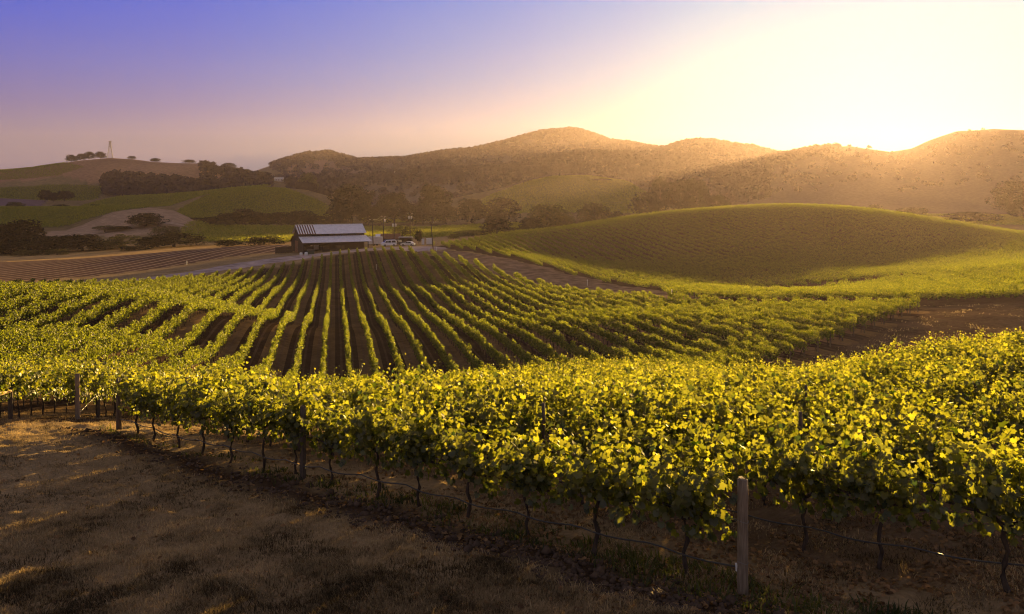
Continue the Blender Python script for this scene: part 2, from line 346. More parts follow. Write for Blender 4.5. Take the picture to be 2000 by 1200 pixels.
# ------------------------------------------------------------------ ground sheet
def ground():
    th = np.concatenate([np.linspace(-44, 44, 620), np.linspace(44, 316, 60)[1:-1]]) * math.pi / 180
    rr = np.concatenate([np.geomspace(1.2, 7, 30)[:-1], np.geomspace(7, 32, 280)[:-1], np.geomspace(32, 6500, 300)])
    nt_, nr = len(th), len(rr)
    Rg, Tg = np.meshgrid(rr, th, indexing='ij')
    x = (Rg * np.sin(Tg)).ravel(); y = (Rg * np.cos(Tg)).ravel()
    z = terrain(x, y)
    r = np.hypot(x, y)
    nz = (np.sin(x * 3.1 + np.sin(y * 2.3) * 1.7) * np.sin(y * 2.7 + np.sin(x * 1.9) * 2)) * .018 + (np.sin(x * 9 + y * 4) * np.sin(y * 8.3 - x * 5.1)) * .010
    z = z + (.07 * np.sin(x * .9 + 1.3 * np.sin(y * .6)) * np.sin(y * .8 + np.sin(x * .5)) + .04 * np.sin(x * 1.9 + y * .7) * np.sin(y * 1.6 - x * .9)) * smooth(38, 50, r) * (1 - smooth(120, 160, r)) * (x > 0)
    z = z + turf(x, y)
    # ground colours, zone by zone; gold sunlight and haze mauve are painted in
    col = np.zeros((len(x), 3)); msk = np.zeros((len(x), 3))
    u = np.where(y > 1, 1000 + F * x / np.maximum(y, 1), 0)
    pat = 0.5 + 0.5 * np.sin(x / 47 + 1.3 * np.sin(y / 61)) * np.cos(y / 71 + 1.1 * np.sin(x / 53))
    grass = np.array([.33, .235, .125]); olive = np.array([.085, .075, .028]); soil = np.array([.105, .066, .042]); road = np.array([.30, .225, .19])
    col[:] = grass
    near = r < 60
    nearblk2 = (y > 44) & (y < 130) & (x > 2) & (x < 140)
    # far: tan meadow and olive scrub
    far = r > 380
    col[far] = (grass * 0.85)[None] * (0.75 + .5 * pat[far, None]) * .6 + olive * .4
    X = x + .22 * y
    # tilled strip in front of the first row, dry grass behind
    s = (x - P0[0]) * T1[0] + (y - P0[1]) * T1[1]; n = (x - P0[0]) * N1[0] + (y - P0[1]) * N1[1]
    strip = np.exp(-((n + 0.75 + .12 * np.sin(s * 1.7)) / .55) ** 2) * (s < 21) * (1 - smooth(18.5, 21, s)) * (r < 80)
    nearblk = (n > -.3) & (r < 70) & (s < 21)
    soil_n = np.array([.115, .072, .045])
    col = col * (1 - strip[:, None]) + soil_n * .55 * strip[:, None]
    w = (np.clip(n - 1.2, 0, 1) * nearblk)[:, None] * .7
    col = col * (1 - w) + soil_n * w
    # central block
    nx = np.array([near_line_X(v)[1] for v in np.linspace(-70, 75, 60)]); fx = np.array([far_d(v) for v in np.linspace(-70, 75, 60)])
    lo = np.interp(X, np.linspace(-70, 75, 60), nx); hi = np.interp(X, np.linspace(-70, 75, 60), fx)
    cb = (X > -66) & (X < 71) & (y > lo - 1.5) & (y < hi + 1.5)
    col[cb] = soil; msk[cb, 0] = 1
    hl = nearblk2 & ~cb; col[hl] = np.array([.115, .075, .050])
    hb = inside(HILL, x, y) | inside(FLAT, x, y); col[hb] = soil * .9
    bf = inside(BARE, x, y) & (r < 380); col[bf] = np.array([.125, .080, .062]); msk[bf, 1] = 1
    strip2 = (y > 292) & (y < 380) & (x < -75) & (u < 600); col[strip2 & ~bf] = np.array([.42, .27, .11])
    sunlit_gold = inside(udpoly([(-300,275),(0,268),(150,272),(300,280),(430,291),(430,312),(0,318),(-300,318)]), x, y); col[sunlit_gold] = np.array([.50, .32, .13]); msk[sunlit_gold, 1] = .35  # low sunlight on the far strip, painted as a gold ground colour
    for nm, poly, a, g, lab in FAR:
        k = inside(poly, x, y) & far; col[k] = np.array([.13, .125, .045])
    # far patches of other cover
    def patch(pts, c):
        k = inside(udpoly(pts), x, y) & far; col[k] = np.array(c) * (.85 + .3 * pat[k, None])
    patch([(-60,840),(80,840),(95,940),(-60,945)], (.16, .11, .13))
    patch([(80,420),(200,425),(400,430),(430,520),(300,540),(230,520),(100,470)], (.36, .25, .17))
    patch([(-200,1180),(120,1240),(170,1180),(430,1230),(560,1400),(-200,1500)], (.33, .19, .11))
    patch([(550,1750),(780,1700),(830,1900),(700,2300),(560,2300)], (.27, .16, .11))
    wood = (r > 1100) & (y > 0) & (u > 640); col[wood] = col[wood] * .45 + np.array([.115, .088, .092]) * .55  # mauve of the distant haze is mixed into the hill ground colour
    me_q = []
    i = np.arange(nr - 1)[:, None] * nt_; j = np.arange(nt_)[None]; j2 = (j + 1) % nt_
    q = np.stack([i + j, i + j2, i + nt_ + j2, i + nt_ + j], -1).reshape(-1, 4)[:, ::-1]
    v = np.stack([x, y, z], 1); c0 = len(v)
    v = np.concatenate([v, [[0, 0, tz(0, 0)]]]); col = np.concatenate([col, [grass]]); msk = np.concatenate([msk, [[0, 0, 0]]])
    tr = np.stack([np.full(nt_, c0), (np.arange(nt_) + 1) % nt_, np.arange(nt_)], 1)[:, ::-1]
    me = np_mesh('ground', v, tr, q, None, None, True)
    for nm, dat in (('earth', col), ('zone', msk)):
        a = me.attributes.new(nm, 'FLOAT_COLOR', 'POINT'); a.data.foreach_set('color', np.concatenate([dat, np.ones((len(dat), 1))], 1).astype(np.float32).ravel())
    m, nt, N, L = node_mat('earth')
    out = N('ShaderNodeOutputMaterial'); p = N('ShaderNodeBsdfPrincipled'); L(p.outputs[0], out.inputs[0])
    p.inputs['Roughness'].default_value = 1.0; p.inputs['Specular IOR Level'].default_value = .0
    ac = N('ShaderNodeAttribute'); ac.attribute_name = 'earth'; az = N('ShaderNodeAttribute'); az.attribute_name = 'zone'
    sz = N('ShaderNodeSeparateColor'); L(az.outputs['Color'], sz.inputs[0])
    geo = N('ShaderNodeNewGeometry'); sp = N('ShaderNodeSeparateXYZ'); L(geo.outputs['Position'], sp.inputs[0])
    def M(op, a, b=None, c=None):
        n_ = N('ShaderNodeMath'); n_.operation = op
        for k, v_ in enumerate((a, b, c)):
            if v_ is None: continue
            if hasattr(v_, 'links'): L(v_, n_.inputs[k])
            else: n_.inputs[k].default_value = v_
        return n_.outputs[0]
    def mixc(fac, a, b, mode='MIX'):
        x_ = N('ShaderNodeMix'); x_.data_type = 'RGBA'; x_.blend_type = mode
        if hasattr(fac, 'links'): L(fac, x_.inputs[0])
        else: x_.inputs[0].default_value = fac
        for k, v_ in ((6, a), (7, b)):
            if hasattr(v_, 'links'): L(v_, x_.inputs[k])
            else: x_.inputs[k].default_value = v_
        return x_.outputs[2]
    n1 = N('ShaderNodeTexNoise'); n1.inputs['Scale'].default_value = 1.6; n1.inputs['Detail'].default_value = 8; n1.inputs['Roughness'].default_value = .7; L(geo.outputs['Position'], n1.inputs[0])
    n2 = N('ShaderNodeTexNoise'); n2.inputs['Scale'].default_value = .22; n2.inputs['Detail'].default_value = 6; L(geo.outputs['Position'], n2.inputs[0])
    n3 = N('ShaderNodeTexNoise'); n3.inputs['Scale'].default_value = 14; n3.inputs['Detail'].default_value = 5; n3.inputs['Roughness'].default_value = .7; L(geo.outputs['Position'], n3.inputs[0])
    v1 = M('MULTIPLY_ADD', n1.outputs['Fac'], 1.5, .25); v2 = M('MULTIPLY_ADD', n2.outputs['Fac'], 1.2, .4); v3 = M('MULTIPLY_ADD', n3.outputs['Fac'], 1.1, .45)
    vv = M('MULTIPLY', M('MULTIPLY', v1, v2), v3)
    cc = N('ShaderNodeCombineColor'); [L(vv, cc.inputs[k]) for k in range(3)]
    base = mixc(1.0, ac.outputs['Color'], cc.outputs[0], 'MULTIPLY')
    # alternate alleys: mown cover and tilled soil; a bare strip under the vines
    Xn = M('DIVIDE', M('MULTIPLY_ADD', sp.outputs['Y'], .22, sp.outputs['X']), SPX)
    par = M('GREATER_THAN', M('FRACT', M('MULTIPLY', M('ADD', Xn, 200.0), .5)), .5)
    fr = M('FRACT', M('ADD', Xn, 200.0)); wheel = M('MULTIPLY', M('LESS_THAN', M('ABSOLUTE', M('SUBTRACT', M('ABSOLUTE', M('SUBTRACT', fr, .5)), .24)), .05), .5)
    alley = mixc(par, (.070, .045, .030, 1), (.185, .120, .062, 1))
    alley = mixc(wheel, alley, (.15, .10, .07, 1))
    alley = mixc(1.0, alley, cc.outputs[0], 'MULTIPLY')
    base = mixc(sz.outputs[0], base, alley)
    # young-vine rows on the bare field
    bx = M('DIVIDE', M('MULTIPLY_ADD', sp.outputs['Y'], -.08, sp.outputs['X']), 4.4)
    ln = M('LESS_THAN', M('ABSOLUTE', M('SUBTRACT', M('FRACT', M('ADD', bx, 300.0)), .5)), .085)
    base = mixc(M('MULTIPLY', M('MULTIPLY', ln, sz.outputs[1]), .8), base, (.46, .33, .24, 1))
    L(base, p.inputs['Base Color'])
    hh = M('ADD', n3.outputs['Fac'], M('MULTIPLY', n1.outputs['Fac'], 2.0))
    b = N('ShaderNodeBump'); b.inputs['Strength'].default_value = .9; b.inputs['Distance'].default_value = .07; L(hh, b.inputs['Height']); L(b.outputs[0], p.inputs['Normal'])
    me.materials.append(m)
    tag(link('ground', me), 'rolling ground of dry grass, tilled soil and hazy golden hills', None, None, 'structure')
ground()

# dirt tracks: draped sheets just above the ground
def track(name, line, mat_, lift, label):
    """line: (x, y, half width) stations"""
    line = np.array(line, float); d = np.concatenate([[0], np.cumsum(np.hypot(*np.diff(line[:, :2], axis=0).T))])
    n = int(d[-1] / 1.5) + 2; t = np.linspace(0, d[-1], n)
    q = np.stack([np.interp(t, d, line[:, k]) for k in range(3)], 1)
    for _ in range(6): q[1:-1] = (q[:-2] + 2 * q[1:-1] + q[2:]) / 4
    tan = np.gradient(q[:, :2], axis=0); tan /= np.linalg.norm(tan, axis=1)[:, None]; nor = np.stack([-tan[:, 1], tan[:, 0]], 1)
    K = 13; a = np.linspace(-1, 1, K)
    wob = 1 + .10 * np.sin(t * .31) + .07 * np.sin(t * .83 + 1)
    xy = q[:, None, :2] + nor[:, None] * (a[None] * (q[:, 2] * wob)[:, None])[..., None]
    x = xy[..., 0].ravel(); y = xy[..., 1].ravel()
    prof = np.where(np.abs(np.abs(a) - .45) < .12, -.015, 0.02)
    z = terrain(x, y) + lift + np.tile(prof, n) - .05 * (np.abs(np.tile(a, n)) > .99)
    i = np.arange(n - 1)[:, None] * K; j = np.arange(K - 1)[None]
    f = np.stack([i + j, i + j + 1, i + K + j + 1, i + K + j], -1).reshape(-1, 4)[:, ::-1]
    o = link(name, np_mesh(name, np.stack([x, y, z], 1), None, f, mat_, None, True))
    return tag(o, label, None, None, 'structure')
M_DIRT = mat('pale_dirt', (.42, .33, .31), 1, .35, .35, .3, spec=0)
M_LANE = mat('pale_lane', (.42, .31, .23), 1, .3, .2, .3, spec=0)
M_DIRT2 = mat('brown_dirt', (.225, .15, .105), 1, .45, .5, .4, spec=0)
def st(u, d, w): return ((u - 1000) / F * d, d, w)
track('dirt_road', [st(-200,181,2.5), st(60,180,2.5), st(240,180,2.6), st(400,203,3.2), st(500,219,4.2), st(580,229,5.2), st(660,236,5.5), st(740,243,6.5), st(800,244,7), st(850,230,6)], M_DIRT, .07, 'pale dirt road running past the barn along the vine row ends')
track('farm_lane', [st(100,418,2.2), st(150,428,2.2), st(220,444,2.2), st(280,458,2.2), st(340,466,2), st(400,462,2), st(440,456,2)], M_LANE, .3, 'pale farm lane crossing the tan mound')
track('farm_lane', [st(-60,655,3), st(20,662,3), st(60,672,3), st(150,672,2.6), st(240,670,2.6), st(300,668,2.4)], M_LANE, .4, 'pale lane along the top of the far green vineyard block')
track('farm_track', [st(846,226,5), st(905,214,7), st(1000,189,8), st(1100,164,9), st(1200,146,8.5), st(1300,131,6.5), st(1345,125,5)], M_DIRT2, .09, 'brown two rut farm track between the vine rows and the rounded hill')

# ------------------------------------------------------------------ leaves
M_VINE = leaf_mat('vine_leaf', (.015, .026, .006), (.050, .072, .014), (.05, .09, .004), (.62, .60, .035), .56, .05)
M_VINEFAR = leaf_mat('vine_leaf_field', (.016, .026, .006), (.050, .070, .014), (.07, .11, .005), (.50, .53, .03), .50, .03)
M_VINEDISTLIT = leaf_mat('vine_leaf_distant_lit', (.09, .115, .02), (.20, .22, .05), (.24, .28, .02), (.64, .60, .06), .42, .0)  # brighter vine leaf: sunlight on the distant fields is put into its colour
M_OAK = leaf_mat('oak_leaf', (.009, .011, .005), (.028, .029, .010), (.015, .015, .004), (.05, .045, .01), .12, .01)
M_PALE = leaf_mat('pale_leaf', (.035, .040, .014), (.10, .095, .03), (.05, .06, .01), (.26, .22, .03), .40, .02)
M_WOODHAZE = leaf_mat('hill_wood_leaf_hazed', (.026, .020, .022), (.060, .045, .046), (.02, .02, .004), (.05, .045, .012), .10, .0)  # crown colours carry a painted mauve haze tint
M_BARK = mat('vine_bark', (.060, .043, .032), .95, .5, 22, .8, stretch=(1, 1, .25))
M_TRUNK = mat('tree_bark', (.085, .065, .050), .95, .4, 6, .5, stretch=(1, 1, .3))

def leaf_shape(kind):
    if kind == 'lobed':   # vine leaf: five lobes, cupped, notch at the stalk
        ang = [-90, -62, -40, -12, 12, 35, 62, 90, 118, 145, 168, 192, 220, 242]
        rad = [.16, .46, .44, .54, .42, .58, .46, .66, .46, .58, .42, .54, .44, .46]
        v = [(0, 0, -.03)] + [(r * math.cos(R(a)), r * math.sin(R(a)), .16 * r * (1 if k % 2 else .4) - .10 * r * abs(math.cos(R(a)))) for k, (a, r) in enumerate(zip(ang, rad))]
        n = len(ang); f = [(0, 1 + k, 1 + (k + 1) % n) for k in range(n)]
        return np.array(v), np.array(f), None
    if kind == 'mid':
        v = [(0, -.42, 0), (.46, -.18, .10), (.40, .34, .02), (0, .58, -.06), (-.40, .34, .02), (-.46, -.18, .10)]
        return np.array(v), None, np.array([(0, 1, 2, 3), (0, 3, 4, 5)])
    v = [(-.5, -.28, .06), (.12, -.5, -.04), (.5, .22, .06), (-.14, .5, -.05)]
    return np.array(v), None, np.array([(0, 1, 2, 3)])

def unit(a): return a / np.maximum(np.linalg.norm(a, axis=-1, keepdims=True), 1e-9)
def leaf_cloud(c, nrm, size, kind, g, down=None):
    """one small leaf mesh at every centre, its face along nrm, spun at random"""
    tv, tt, tq = leaf_shape(kind); n = len(c); k = len(tv)
    nrm = unit(nrm)
    r = unit(g.normal(size=(n, 3))) if down is None else unit(g.normal(size=(n, 3)) * .55 + np.array([0, 0, -1.0]))
    b = unit(r - (r * nrm).sum(1, keepdims=True) * nrm); a = np.cross(b, nrm)
    V = c[:, None] + np.asarray(size).reshape(-1, 1, 1) * (tv[None, :, :1] * a[:, None] + tv[None, :, 1:2] * b[:, None] + tv[None, :, 2:] * nrm[:, None])
    off = (np.arange(n) * k)[:, None, None]
    return V.reshape(-1, 3), None if tt is None else (tt[None] + off).reshape(-1, tt.shape[1]), None if tq is None else (tq[None] + off).reshape(-1, 4), k

# ------------------------------------------------------------------ individual grapevines: trunk + foliage, eight plants, then copies
def vine_proto(k):
    g = np.random.default_rng(100 + k); rr = random.Random(200 + k)
    lean = rr.uniform(-.10, .10); lx = rr.uniform(-.08, .08)
    tr = MB(); top = .78 + rr.uniform(-.05, .06)
    pts = [(-lean * 1.4 + .025 * math.sin(i * 2.1 + k), lx * (1 - i / 6) + .02 * math.cos(i * 1.7 + k), -.10 + (top + .10) * i / 6) for i in range(7)]
    r0 = rr.uniform(.030, .042)
    tr.tube(pts, [r0 * (1.45 if i == 0 else 1.0 - .05 * i + .12 * math.sin(i * 3 + k)) for i in range(7)], 8)
    for sgn in (-1, 1):    # cordon arms along the wire
        tr.tube([(pts[-1][0], pts[-1][1], top - .02)] + [(pts[-1][0] + sgn * .68 * q, .02 * math.sin(q * 9 + k), top + .10 * min(1, q * 2.5) + .012 * math.sin(q * 14)) for q in (.15, .4, .7, 1)], [.028, .024, .021, .018, .013], 6)
    stems = MB(); cen = []; nor = []; siz = []; var = []
    for s in range(46):
        sx = max(-.72, min(.72, rr.choice((-.34, -.05, .30)) + rr.gauss(0, .15))); side = rr.choice((-1, 1)); L_ = rr.uniform(.42, 1.10)
        if rr.random() < .2: L_ *= 1.35
        p = Vector((sx, rr.uniform(-.03, .03), top + .10)); d = Vector((rr.uniform(-.45, .45), side * rr.uniform(.05, .75), 1.0)).normalized()
        droop = rr.uniform(.25, 1.15); up = rr.random() < .28
        if up: L_ = rr.uniform(.75, 1.08); droop = .12; d = Vector((rr.uniform(-.22, .22), rr.uniform(-.18, .18), 1)).normalized()
        path = [p.copy()]; nseg = 9
        for i in range(nseg):
            d = (d + Vector((rr.uniform(-.12, .12), side * .05, -.17 * droop * (i / nseg) * 1.6))).normalized()
            p = p + d * (L_ / nseg); path.append(p.copy())
        stems.tube(path[:8], [.0045] * 8, 4, False)
        m = int(L_ / .058)
        for i in range(m):
            q = (i + .6) / m * nseg; a = int(min(q, nseg - 1)); pt = path[a].lerp(path[a + 1], q - a)
            out = Vector((rr.uniform(-1, 1), rr.uniform(-1, 1) + .55 * side, rr.uniform(-.5, .7)))
            out.normalize(); young = i > .8 * m
            cen.append(pt + out * rr.uniform(.05, .13)); nn = out * .9 + Vector((0, 0, rr.uniform(.0, .9))) + Vector((rr.uniform(-.6, .6), rr.uniform(-.6, .6), rr.uniform(-.4, .4)))
            nor.append(nn); siz.append(rr.uniform(.045, .075) if young else rr.triangular(.06, .155, .095)); var.append(min(1, max(0, rr.gauss(.45, .22) + (.25 if young else 0))))
    for s in range(105):   # leaves that hang below the cordon
        side = rr.choice((-1, 1)); out = Vector((rr.uniform(-.6, .6), side * rr.uniform(.3, 1), rr.uniform(-.2, .4)))
        cen.append(Vector((rr.uniform(-.68, .68), side * rr.uniform(.05, .26), top + rr.uniform(-.15, .18)))); nor.append(out); siz.append(rr.uniform(.08, .125)); var.append(min(1, max(0, rr.gauss(.38, .2))))
    V, T, Q, kk = leaf_cloud(np.array(cen), np.array(nor), np.array(siz), 'lobed', g, True)
    vr = np.repeat(var, kk)
    n0 = len(V); sv = np.array([tuple(q) for q in stems.v]); sq = np.array(stems.f) + n0
    fol = np_mesh('foliage', np.concatenate([V, sv]), T, sq, M_VINE, np.concatenate([vr, np.full(len(sv), .35)]))
    return tr, fol
NV = 8
VPROTO = []
for k in range(NV):
    root = empty('grapevine', (0, 0, 0))
    tr, fol = vine_proto(k)
    tr.build('trunk', M_BARK, root, None, True); link('foliage', fol, root)
    VPROTO.append(root)

FR = 1.06
def in_view(x, y, m=0.02): return (y > 5) & (np.abs(x / np.maximum(y, .1)) < 1000 / F + m)
near_rows = []      # (row index, s, x, y)
for k in range(14):
    b = P0 + N1 * SP1 * k
    if k == 0: lim = 18.6
    else: lim = 18.8 + .35 * k if k < 3 else 19.6 + .55 * (k - 3)
    s = (.88 if k == 0 else -40) + 0.0
    while s < lim:
        x, y = b + T1 * s
        if in_view(x, y, .03): near_rows.append((k, s, x, y))
        s += 1.30 + .10 * math.sin(s * 3 + k)
near_rows = [q for q in near_rows if q[3] > 8.5]
central = []        # (row index, X, x, y)
XS = [-8.5 + SPX * i for i in range(-23, 32)]
for i, X in enumerate(XS):
    d0, d1 = near_line_X(X)[1] + .6, far_d(X) - 1.0
    if abs(X - 24.2) < 1.2: d1 -= 8
    t = d0
    while t < d1:
        x = X - .22 * t
        if in_view(x, t, .04): central.append((i, X, x, t))
        t += 1.36 + .08 * math.sin(t * 2 + i)
# the 300 that show largest become plants of their own
cand = [('n',) + q for q in near_rows] + [('c',) + q for q in central if q[3] < 46 and q[2] < 0 and U(q[2], q[3]) < 520]
# hillside plants far behind the front rows are hidden by them: rank by distance, hidden ones last
def rank(q):
    return math.hypot(q[3], q[4]) + (6 if q[0] == 'c' else 0)
cand.sort(key=rank)
INDIV = cand[:300]; ind_set = set(INDIV)
REST_N = [q for q in near_rows if ('n',) + q not in ind_set]
REST_C = [q for q in central if ('c',) + q not in ind_set]
zz = terrain([q[3] for q in INDIV], [q[4] for q in INDIV])
byrow = {}
for q, z in zip(INDIV, zz): byrow.setdefault((q[0], q[1]), []).append((q, float(z)))
HC = {'n': math.atan2(T1[1], T1[0]), 'c': math.atan2(T2[1], T2[0])}
first = [True] * NV; cnt = 0
lrows = sorted(k for k in byrow if k[0] == 'c')
for key in sorted(byrow):
    items = byrow[key]
    items.sort(key=lambda t: -(t[0][2] if key[0] == 'n' else -t[0][4]))     # from the far end of the row back towards the wooden post
    for j, (q, z) in enumerate(items):
        kind, row, sx, x, y = q
        rr = random.Random(cnt * 13 + 5); v = rr.randrange(NV); cnt += 1
        if first[v]: o = VPROTO[v]; first[v] = False
        else: o = copy_tree(VPROTO[v])
        o.location = (x + rr.uniform(-.05, .05), y + rr.uniform(-.05, .05), z); sc = rr.uniform(.93, 1.08)
        o.scale = (sc, sc * rr.uniform(.9, 1.1), sc * rr.uniform(.94, 1.10) * (.94 if (kind, row) == ('n', 0) and sx < 6 else 1.02))
        o.rotation_euler = (0, 0, HC[kind] + (math.pi if rr.random() < .5 else 0) + rr.uniform(-.06, .06))
        if kind == 'n':
            if row == 0: lab = f'{ordinal(len(items) - j)} leafy grapevine of the front row, counted from its bare wooden end post'
            else: lab = f'{ordinal(j + 1)} leafy grapevine, from the headland end, of the {ordinal(row + 1)} hillside row'
            grp = 'grapevines on the near hillside rows'
        else:
            lab = f'{ordinal(j + 1)} grapevine behind the end post of the {ordinal(lrows.index(key) + 1)} row leading towards the barn'
            grp = 'grapevines at the near ends of the valley rows'
        tag(o, lab, 'grapevine', grp)
for v in range(NV):
    if first[v]:
        for ch in list(VPROTO[v].children): bpy.data.objects.remove(ch)
        bpy.data.objects.remove(VPROTO[v])

# ------------------------------------------------------------------ the vines beyond those: one leafy mass per block
def vine_mass(xy, heading, nl, size, kind, g, h=(.55, 1.72), half=.34, along=.74, spikes=.14):
    """leaf centres, normals, sizes and values for vines at xy"""
    xy = np.asarray(xy, float); n = len(xy); z = terrain(xy[:, 0], xy[:, 1])
    t = np.array([math.cos(heading), math.sin(heading)]); c = np.array([-t[1], t[0]])
    idx = np.repeat(np.arange(n), nl); m = len(idx)
    vig = g.uniform(.72, 1.18, n)[idx]; tilt = g.normal(0, .12, n)[idx]
    s = g.uniform(-along, along, m); hh = g.beta(1.5, 1.25, m)
    cr = g.normal(0, half * .62, m) * (1.15 - .45 * hh)
    side = np.sign(cr)
    lump = .10 * np.sin(s * 7 + idx * 1.7)
    zh = h[0] + (h[1] - h[0]) * hh * vig + lump
    sp = g.random(m) < spikes; spx = np.floor((s + along) * 4) / 4 - along + .1
    s = np.where(sp, spx + g.normal(0, .04, m), s); zh = np.where(sp, h[1] * .75 * vig + g.uniform(0, .62, m), zh); cr = np.where(sp, cr * .5 + tilt, cr)
    p = np.stack([xy[idx, 0] + t[0] * s + c[0] * cr, xy[idx, 1] + t[1] * s + c[1] * cr, z[idx] + zh], 1)
    nr = g.normal(size=(m, 3)) * .75 + np.stack([c[0] * side * .8, c[1] * side * .8, .55 * (hh - .3) + .25], 1)
    sz = size * g.uniform(.65, 1.25, m) * np.where(sp, .75, 1)
    va = np.clip(g.normal(.45, .2, m) + .15 * (hh - .5) + np.where(sp, .15, 0), 0, 1)
    return p, nr, sz, va
def mass_object(name, parts, kind, m, label, cat, seed):
    g = np.random.default_rng(seed)
    p = np.concatenate([q[0] for q in parts]); nr = np.concatenate([q[1] for q in parts]); sz = np.concatenate([q[2] for q in parts]); va = np.concatenate([q[3] for q in parts])
    V, T, Q, k = leaf_cloud(p, nr, sz, kind, g)
    me = np_mesh(name, V, T, Q, m, np.repeat(va, k))
    return tag(link(name, me), label, cat, None, 'stuff')
g = np.random.default_rng(11)
parts = []
if REST_N: parts.append(vine_mass([q[2:4] for q in REST_N], HC['n'], 430, .125, 'mid', g, spikes=.3))
rc = np.array([q[2:4] for q in REST_C]); dd = rc[:, 1]
for a, b, nl, sz in ((0, 55, 420, .125), (55, 80, 330, .14), (80, 115, 240, .16), (115, 160, 170, .185), (160, 300, 120, .21)):
    k = (dd >= a) & (dd < b)
    if k.any(): parts.append(vine_mass(rc[k], HC['c'], nl, sz, 'mid', g, half=.21, h=(.6, 1.58), spikes=.30))
mass_object('vineyard_rows', parts, 'mid', M_VINEFAR, 'long rows of leafy vines running down the slope and across to the barn', 'vineyard', 21)

def fill_rows(poly, head, gap, step, g, jit=.12):
    poly = np.asarray(poly); c = poly.mean(0); t = np.array([math.cos(head), math.sin(head)]); n = np.array([-t[1], t[0]])
    r = poly - c; a, b = r @ t, r @ n
    A, B = np.meshgrid(np.arange(a.min(), a.max(), step), np.arange(b.min(), b.max(), gap))
    q = c + (A.ravel() + g.uniform(-jit, jit, A.size) * step)[:, None] * t + B.ravel()[:, None] * n
    return q[inside(poly, q[:, 0], q[:, 1])]
HH = math.atan2(T2[1], T2[0])
q = fill_rows(HILL, HH, 3.0, 1.4, g); q = q[in_view(q[:, 0], q[:, 1], .05)]
q = q[(q[:, 1] < 360)]
mass_object('hill_vineyard', [vine_mass(q[q[:, 1] < 230], HH, 110, .19, 'quad', g, half=.18, h=(.55, 1.5), spikes=.25), vine_mass(q[q[:, 1] >= 230], HH, 80, .22, 'quad', g, half=.18, h=(.55, 1.5), spikes=.25)], 'quad', M_VINEFAR, 'dense vineyard covering the rounded hill below the sun', 'vineyard', 22)
q = fill_rows(FLAT, R(-38), 2.9, 1.4, g); q = q[in_view(q[:, 0], q[:, 1], .05)]
mass_object('flat_vineyard', [vine_mass(q, R(-38), 170, .18, 'mid', g, spikes=.28, half=.19, h=(.6, 1.5))], 'mid', M_VINEFAR, 'sunlit vineyard block between the farm track and the rounded hill', 'vineyard', 23)
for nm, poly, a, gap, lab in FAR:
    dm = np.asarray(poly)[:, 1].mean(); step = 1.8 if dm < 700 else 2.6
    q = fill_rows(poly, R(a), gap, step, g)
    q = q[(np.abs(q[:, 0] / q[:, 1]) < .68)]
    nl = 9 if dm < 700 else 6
    mass_object('distant_vineyard', [vine_mass(q, R(a), nl, .75 if dm < 700 else 1.15, 'quad', g, h=(.3, 1.9), along=step * .55, half=.5, spikes=.05)], 'quad', M_VINEDISTLIT, lab, 'vineyard', 31)

# trunks of the vines in the mass: part of what shows under the canopy on the near slope and at the row ends
def trunk_mass(xy, name, label, seed):
    g = np.random.default_rng(seed); xy = np.asarray(xy, float); n = len(xy); z = terrain(xy[:, 0], xy[:, 1])
    K = 4; w = np.array([.042, .034, .030]); hz = np.array([-.05, .45, .95])
    lean = g.normal(0, .07, (n, 2))
    ang = np.arange(K) * math.pi / 2
    V = np.zeros((n, 3, K, 3))
    for i in range(3):
        V[:, i, :, 0] = (xy[:, 0] + lean[:, 0] * (i - 1))[:, None] + w[i] * np.cos(ang); V[:, i, :, 1] = (xy[:, 1] + lean[:, 1] * (i - 1))[:, None] + w[i] * np.sin(ang); V[:, i, :, 2] = (z + hz[i])[:, None]
    f = np.array([(i * K + k, i * K + (k + 1) % K, (i + 1) * K + (k + 1) % K, (i + 1) * K + k) for i in range(2) for k in range(K)])
    Q = (f[None] + (np.arange(n) * 3 * K)[:, None, None]).reshape(-1, 4)
    tag(link(name, np_mesh(name, V.reshape(-1, 3), None, Q, M_BARK)), label, 'vine trunks', None, 'stuff')
trunk_mass([q[2:4] for q in REST_N] + [q[2:4] for q in REST_C if q[3] < 150], 'vine_trunks', 'thin dark trunks standing under the leaf canopy of the vine rows', 41)

# ------------------------------------------------------------------ posts, braces, drip hoses, trellis wires
M_POST = mat('weathered_post', (.22, .168, .118), .9, .35, 9, .6, stretch=(6, 6, .5))
M_POSTD = mat('dark_post', (.105, .080, .062), .9, .35, 9, .6, stretch=(6, 6, .5))
M_RAIL = mat('lodgepole_rail', (.36, .24, .12), .85, .3, 8, .4)
M_STEEL = mat('dull_steel', (.22, .21, .20), .5, .2, 5, 0, .8)
M_HOSE = mat('black_hose', (.05, .047, .045), .45, .2, 5, 0, 0, spec=.5)
M_WHITE = mat('white_plastic', (.75, .75, .72), .5, .08, 5)
def post_mb(h, r, z0=-.15, lean=(0, 0), seg=14):
    m = MB(); n = 7
    pts = [(lean[0] * i / n + .004 * math.sin(i * 2.3), lean[1] * i / n + .004 * math.cos(i * 1.9), z0 + (h - z0) * i / n) for i in range(n + 1)]
    rad = [r * (1.06 - .06 * i / n + .015 * math.sin(i * 3.1)) for i in range(n + 1)]
    pts.append((lean[0], lean[1], h + .012)); rad.append(r * .86)
    m.tube(pts, rad, seg); return m
def wooden_post(x, y, h, r, label, group=None, m=None, lean=(0, 0)):
    o = post_mb(h, r, lean=lean).build('vineyard_post', m or M_POST, None, (x, y, tz(x, y)), True)
    return tag(o, label, 'post', group)
o = wooden_post(P0[0], P0[1], 1.44, .064, 'bare grey wooden end post of the front vine row', 'wooden vineyard posts')
wm = MB()
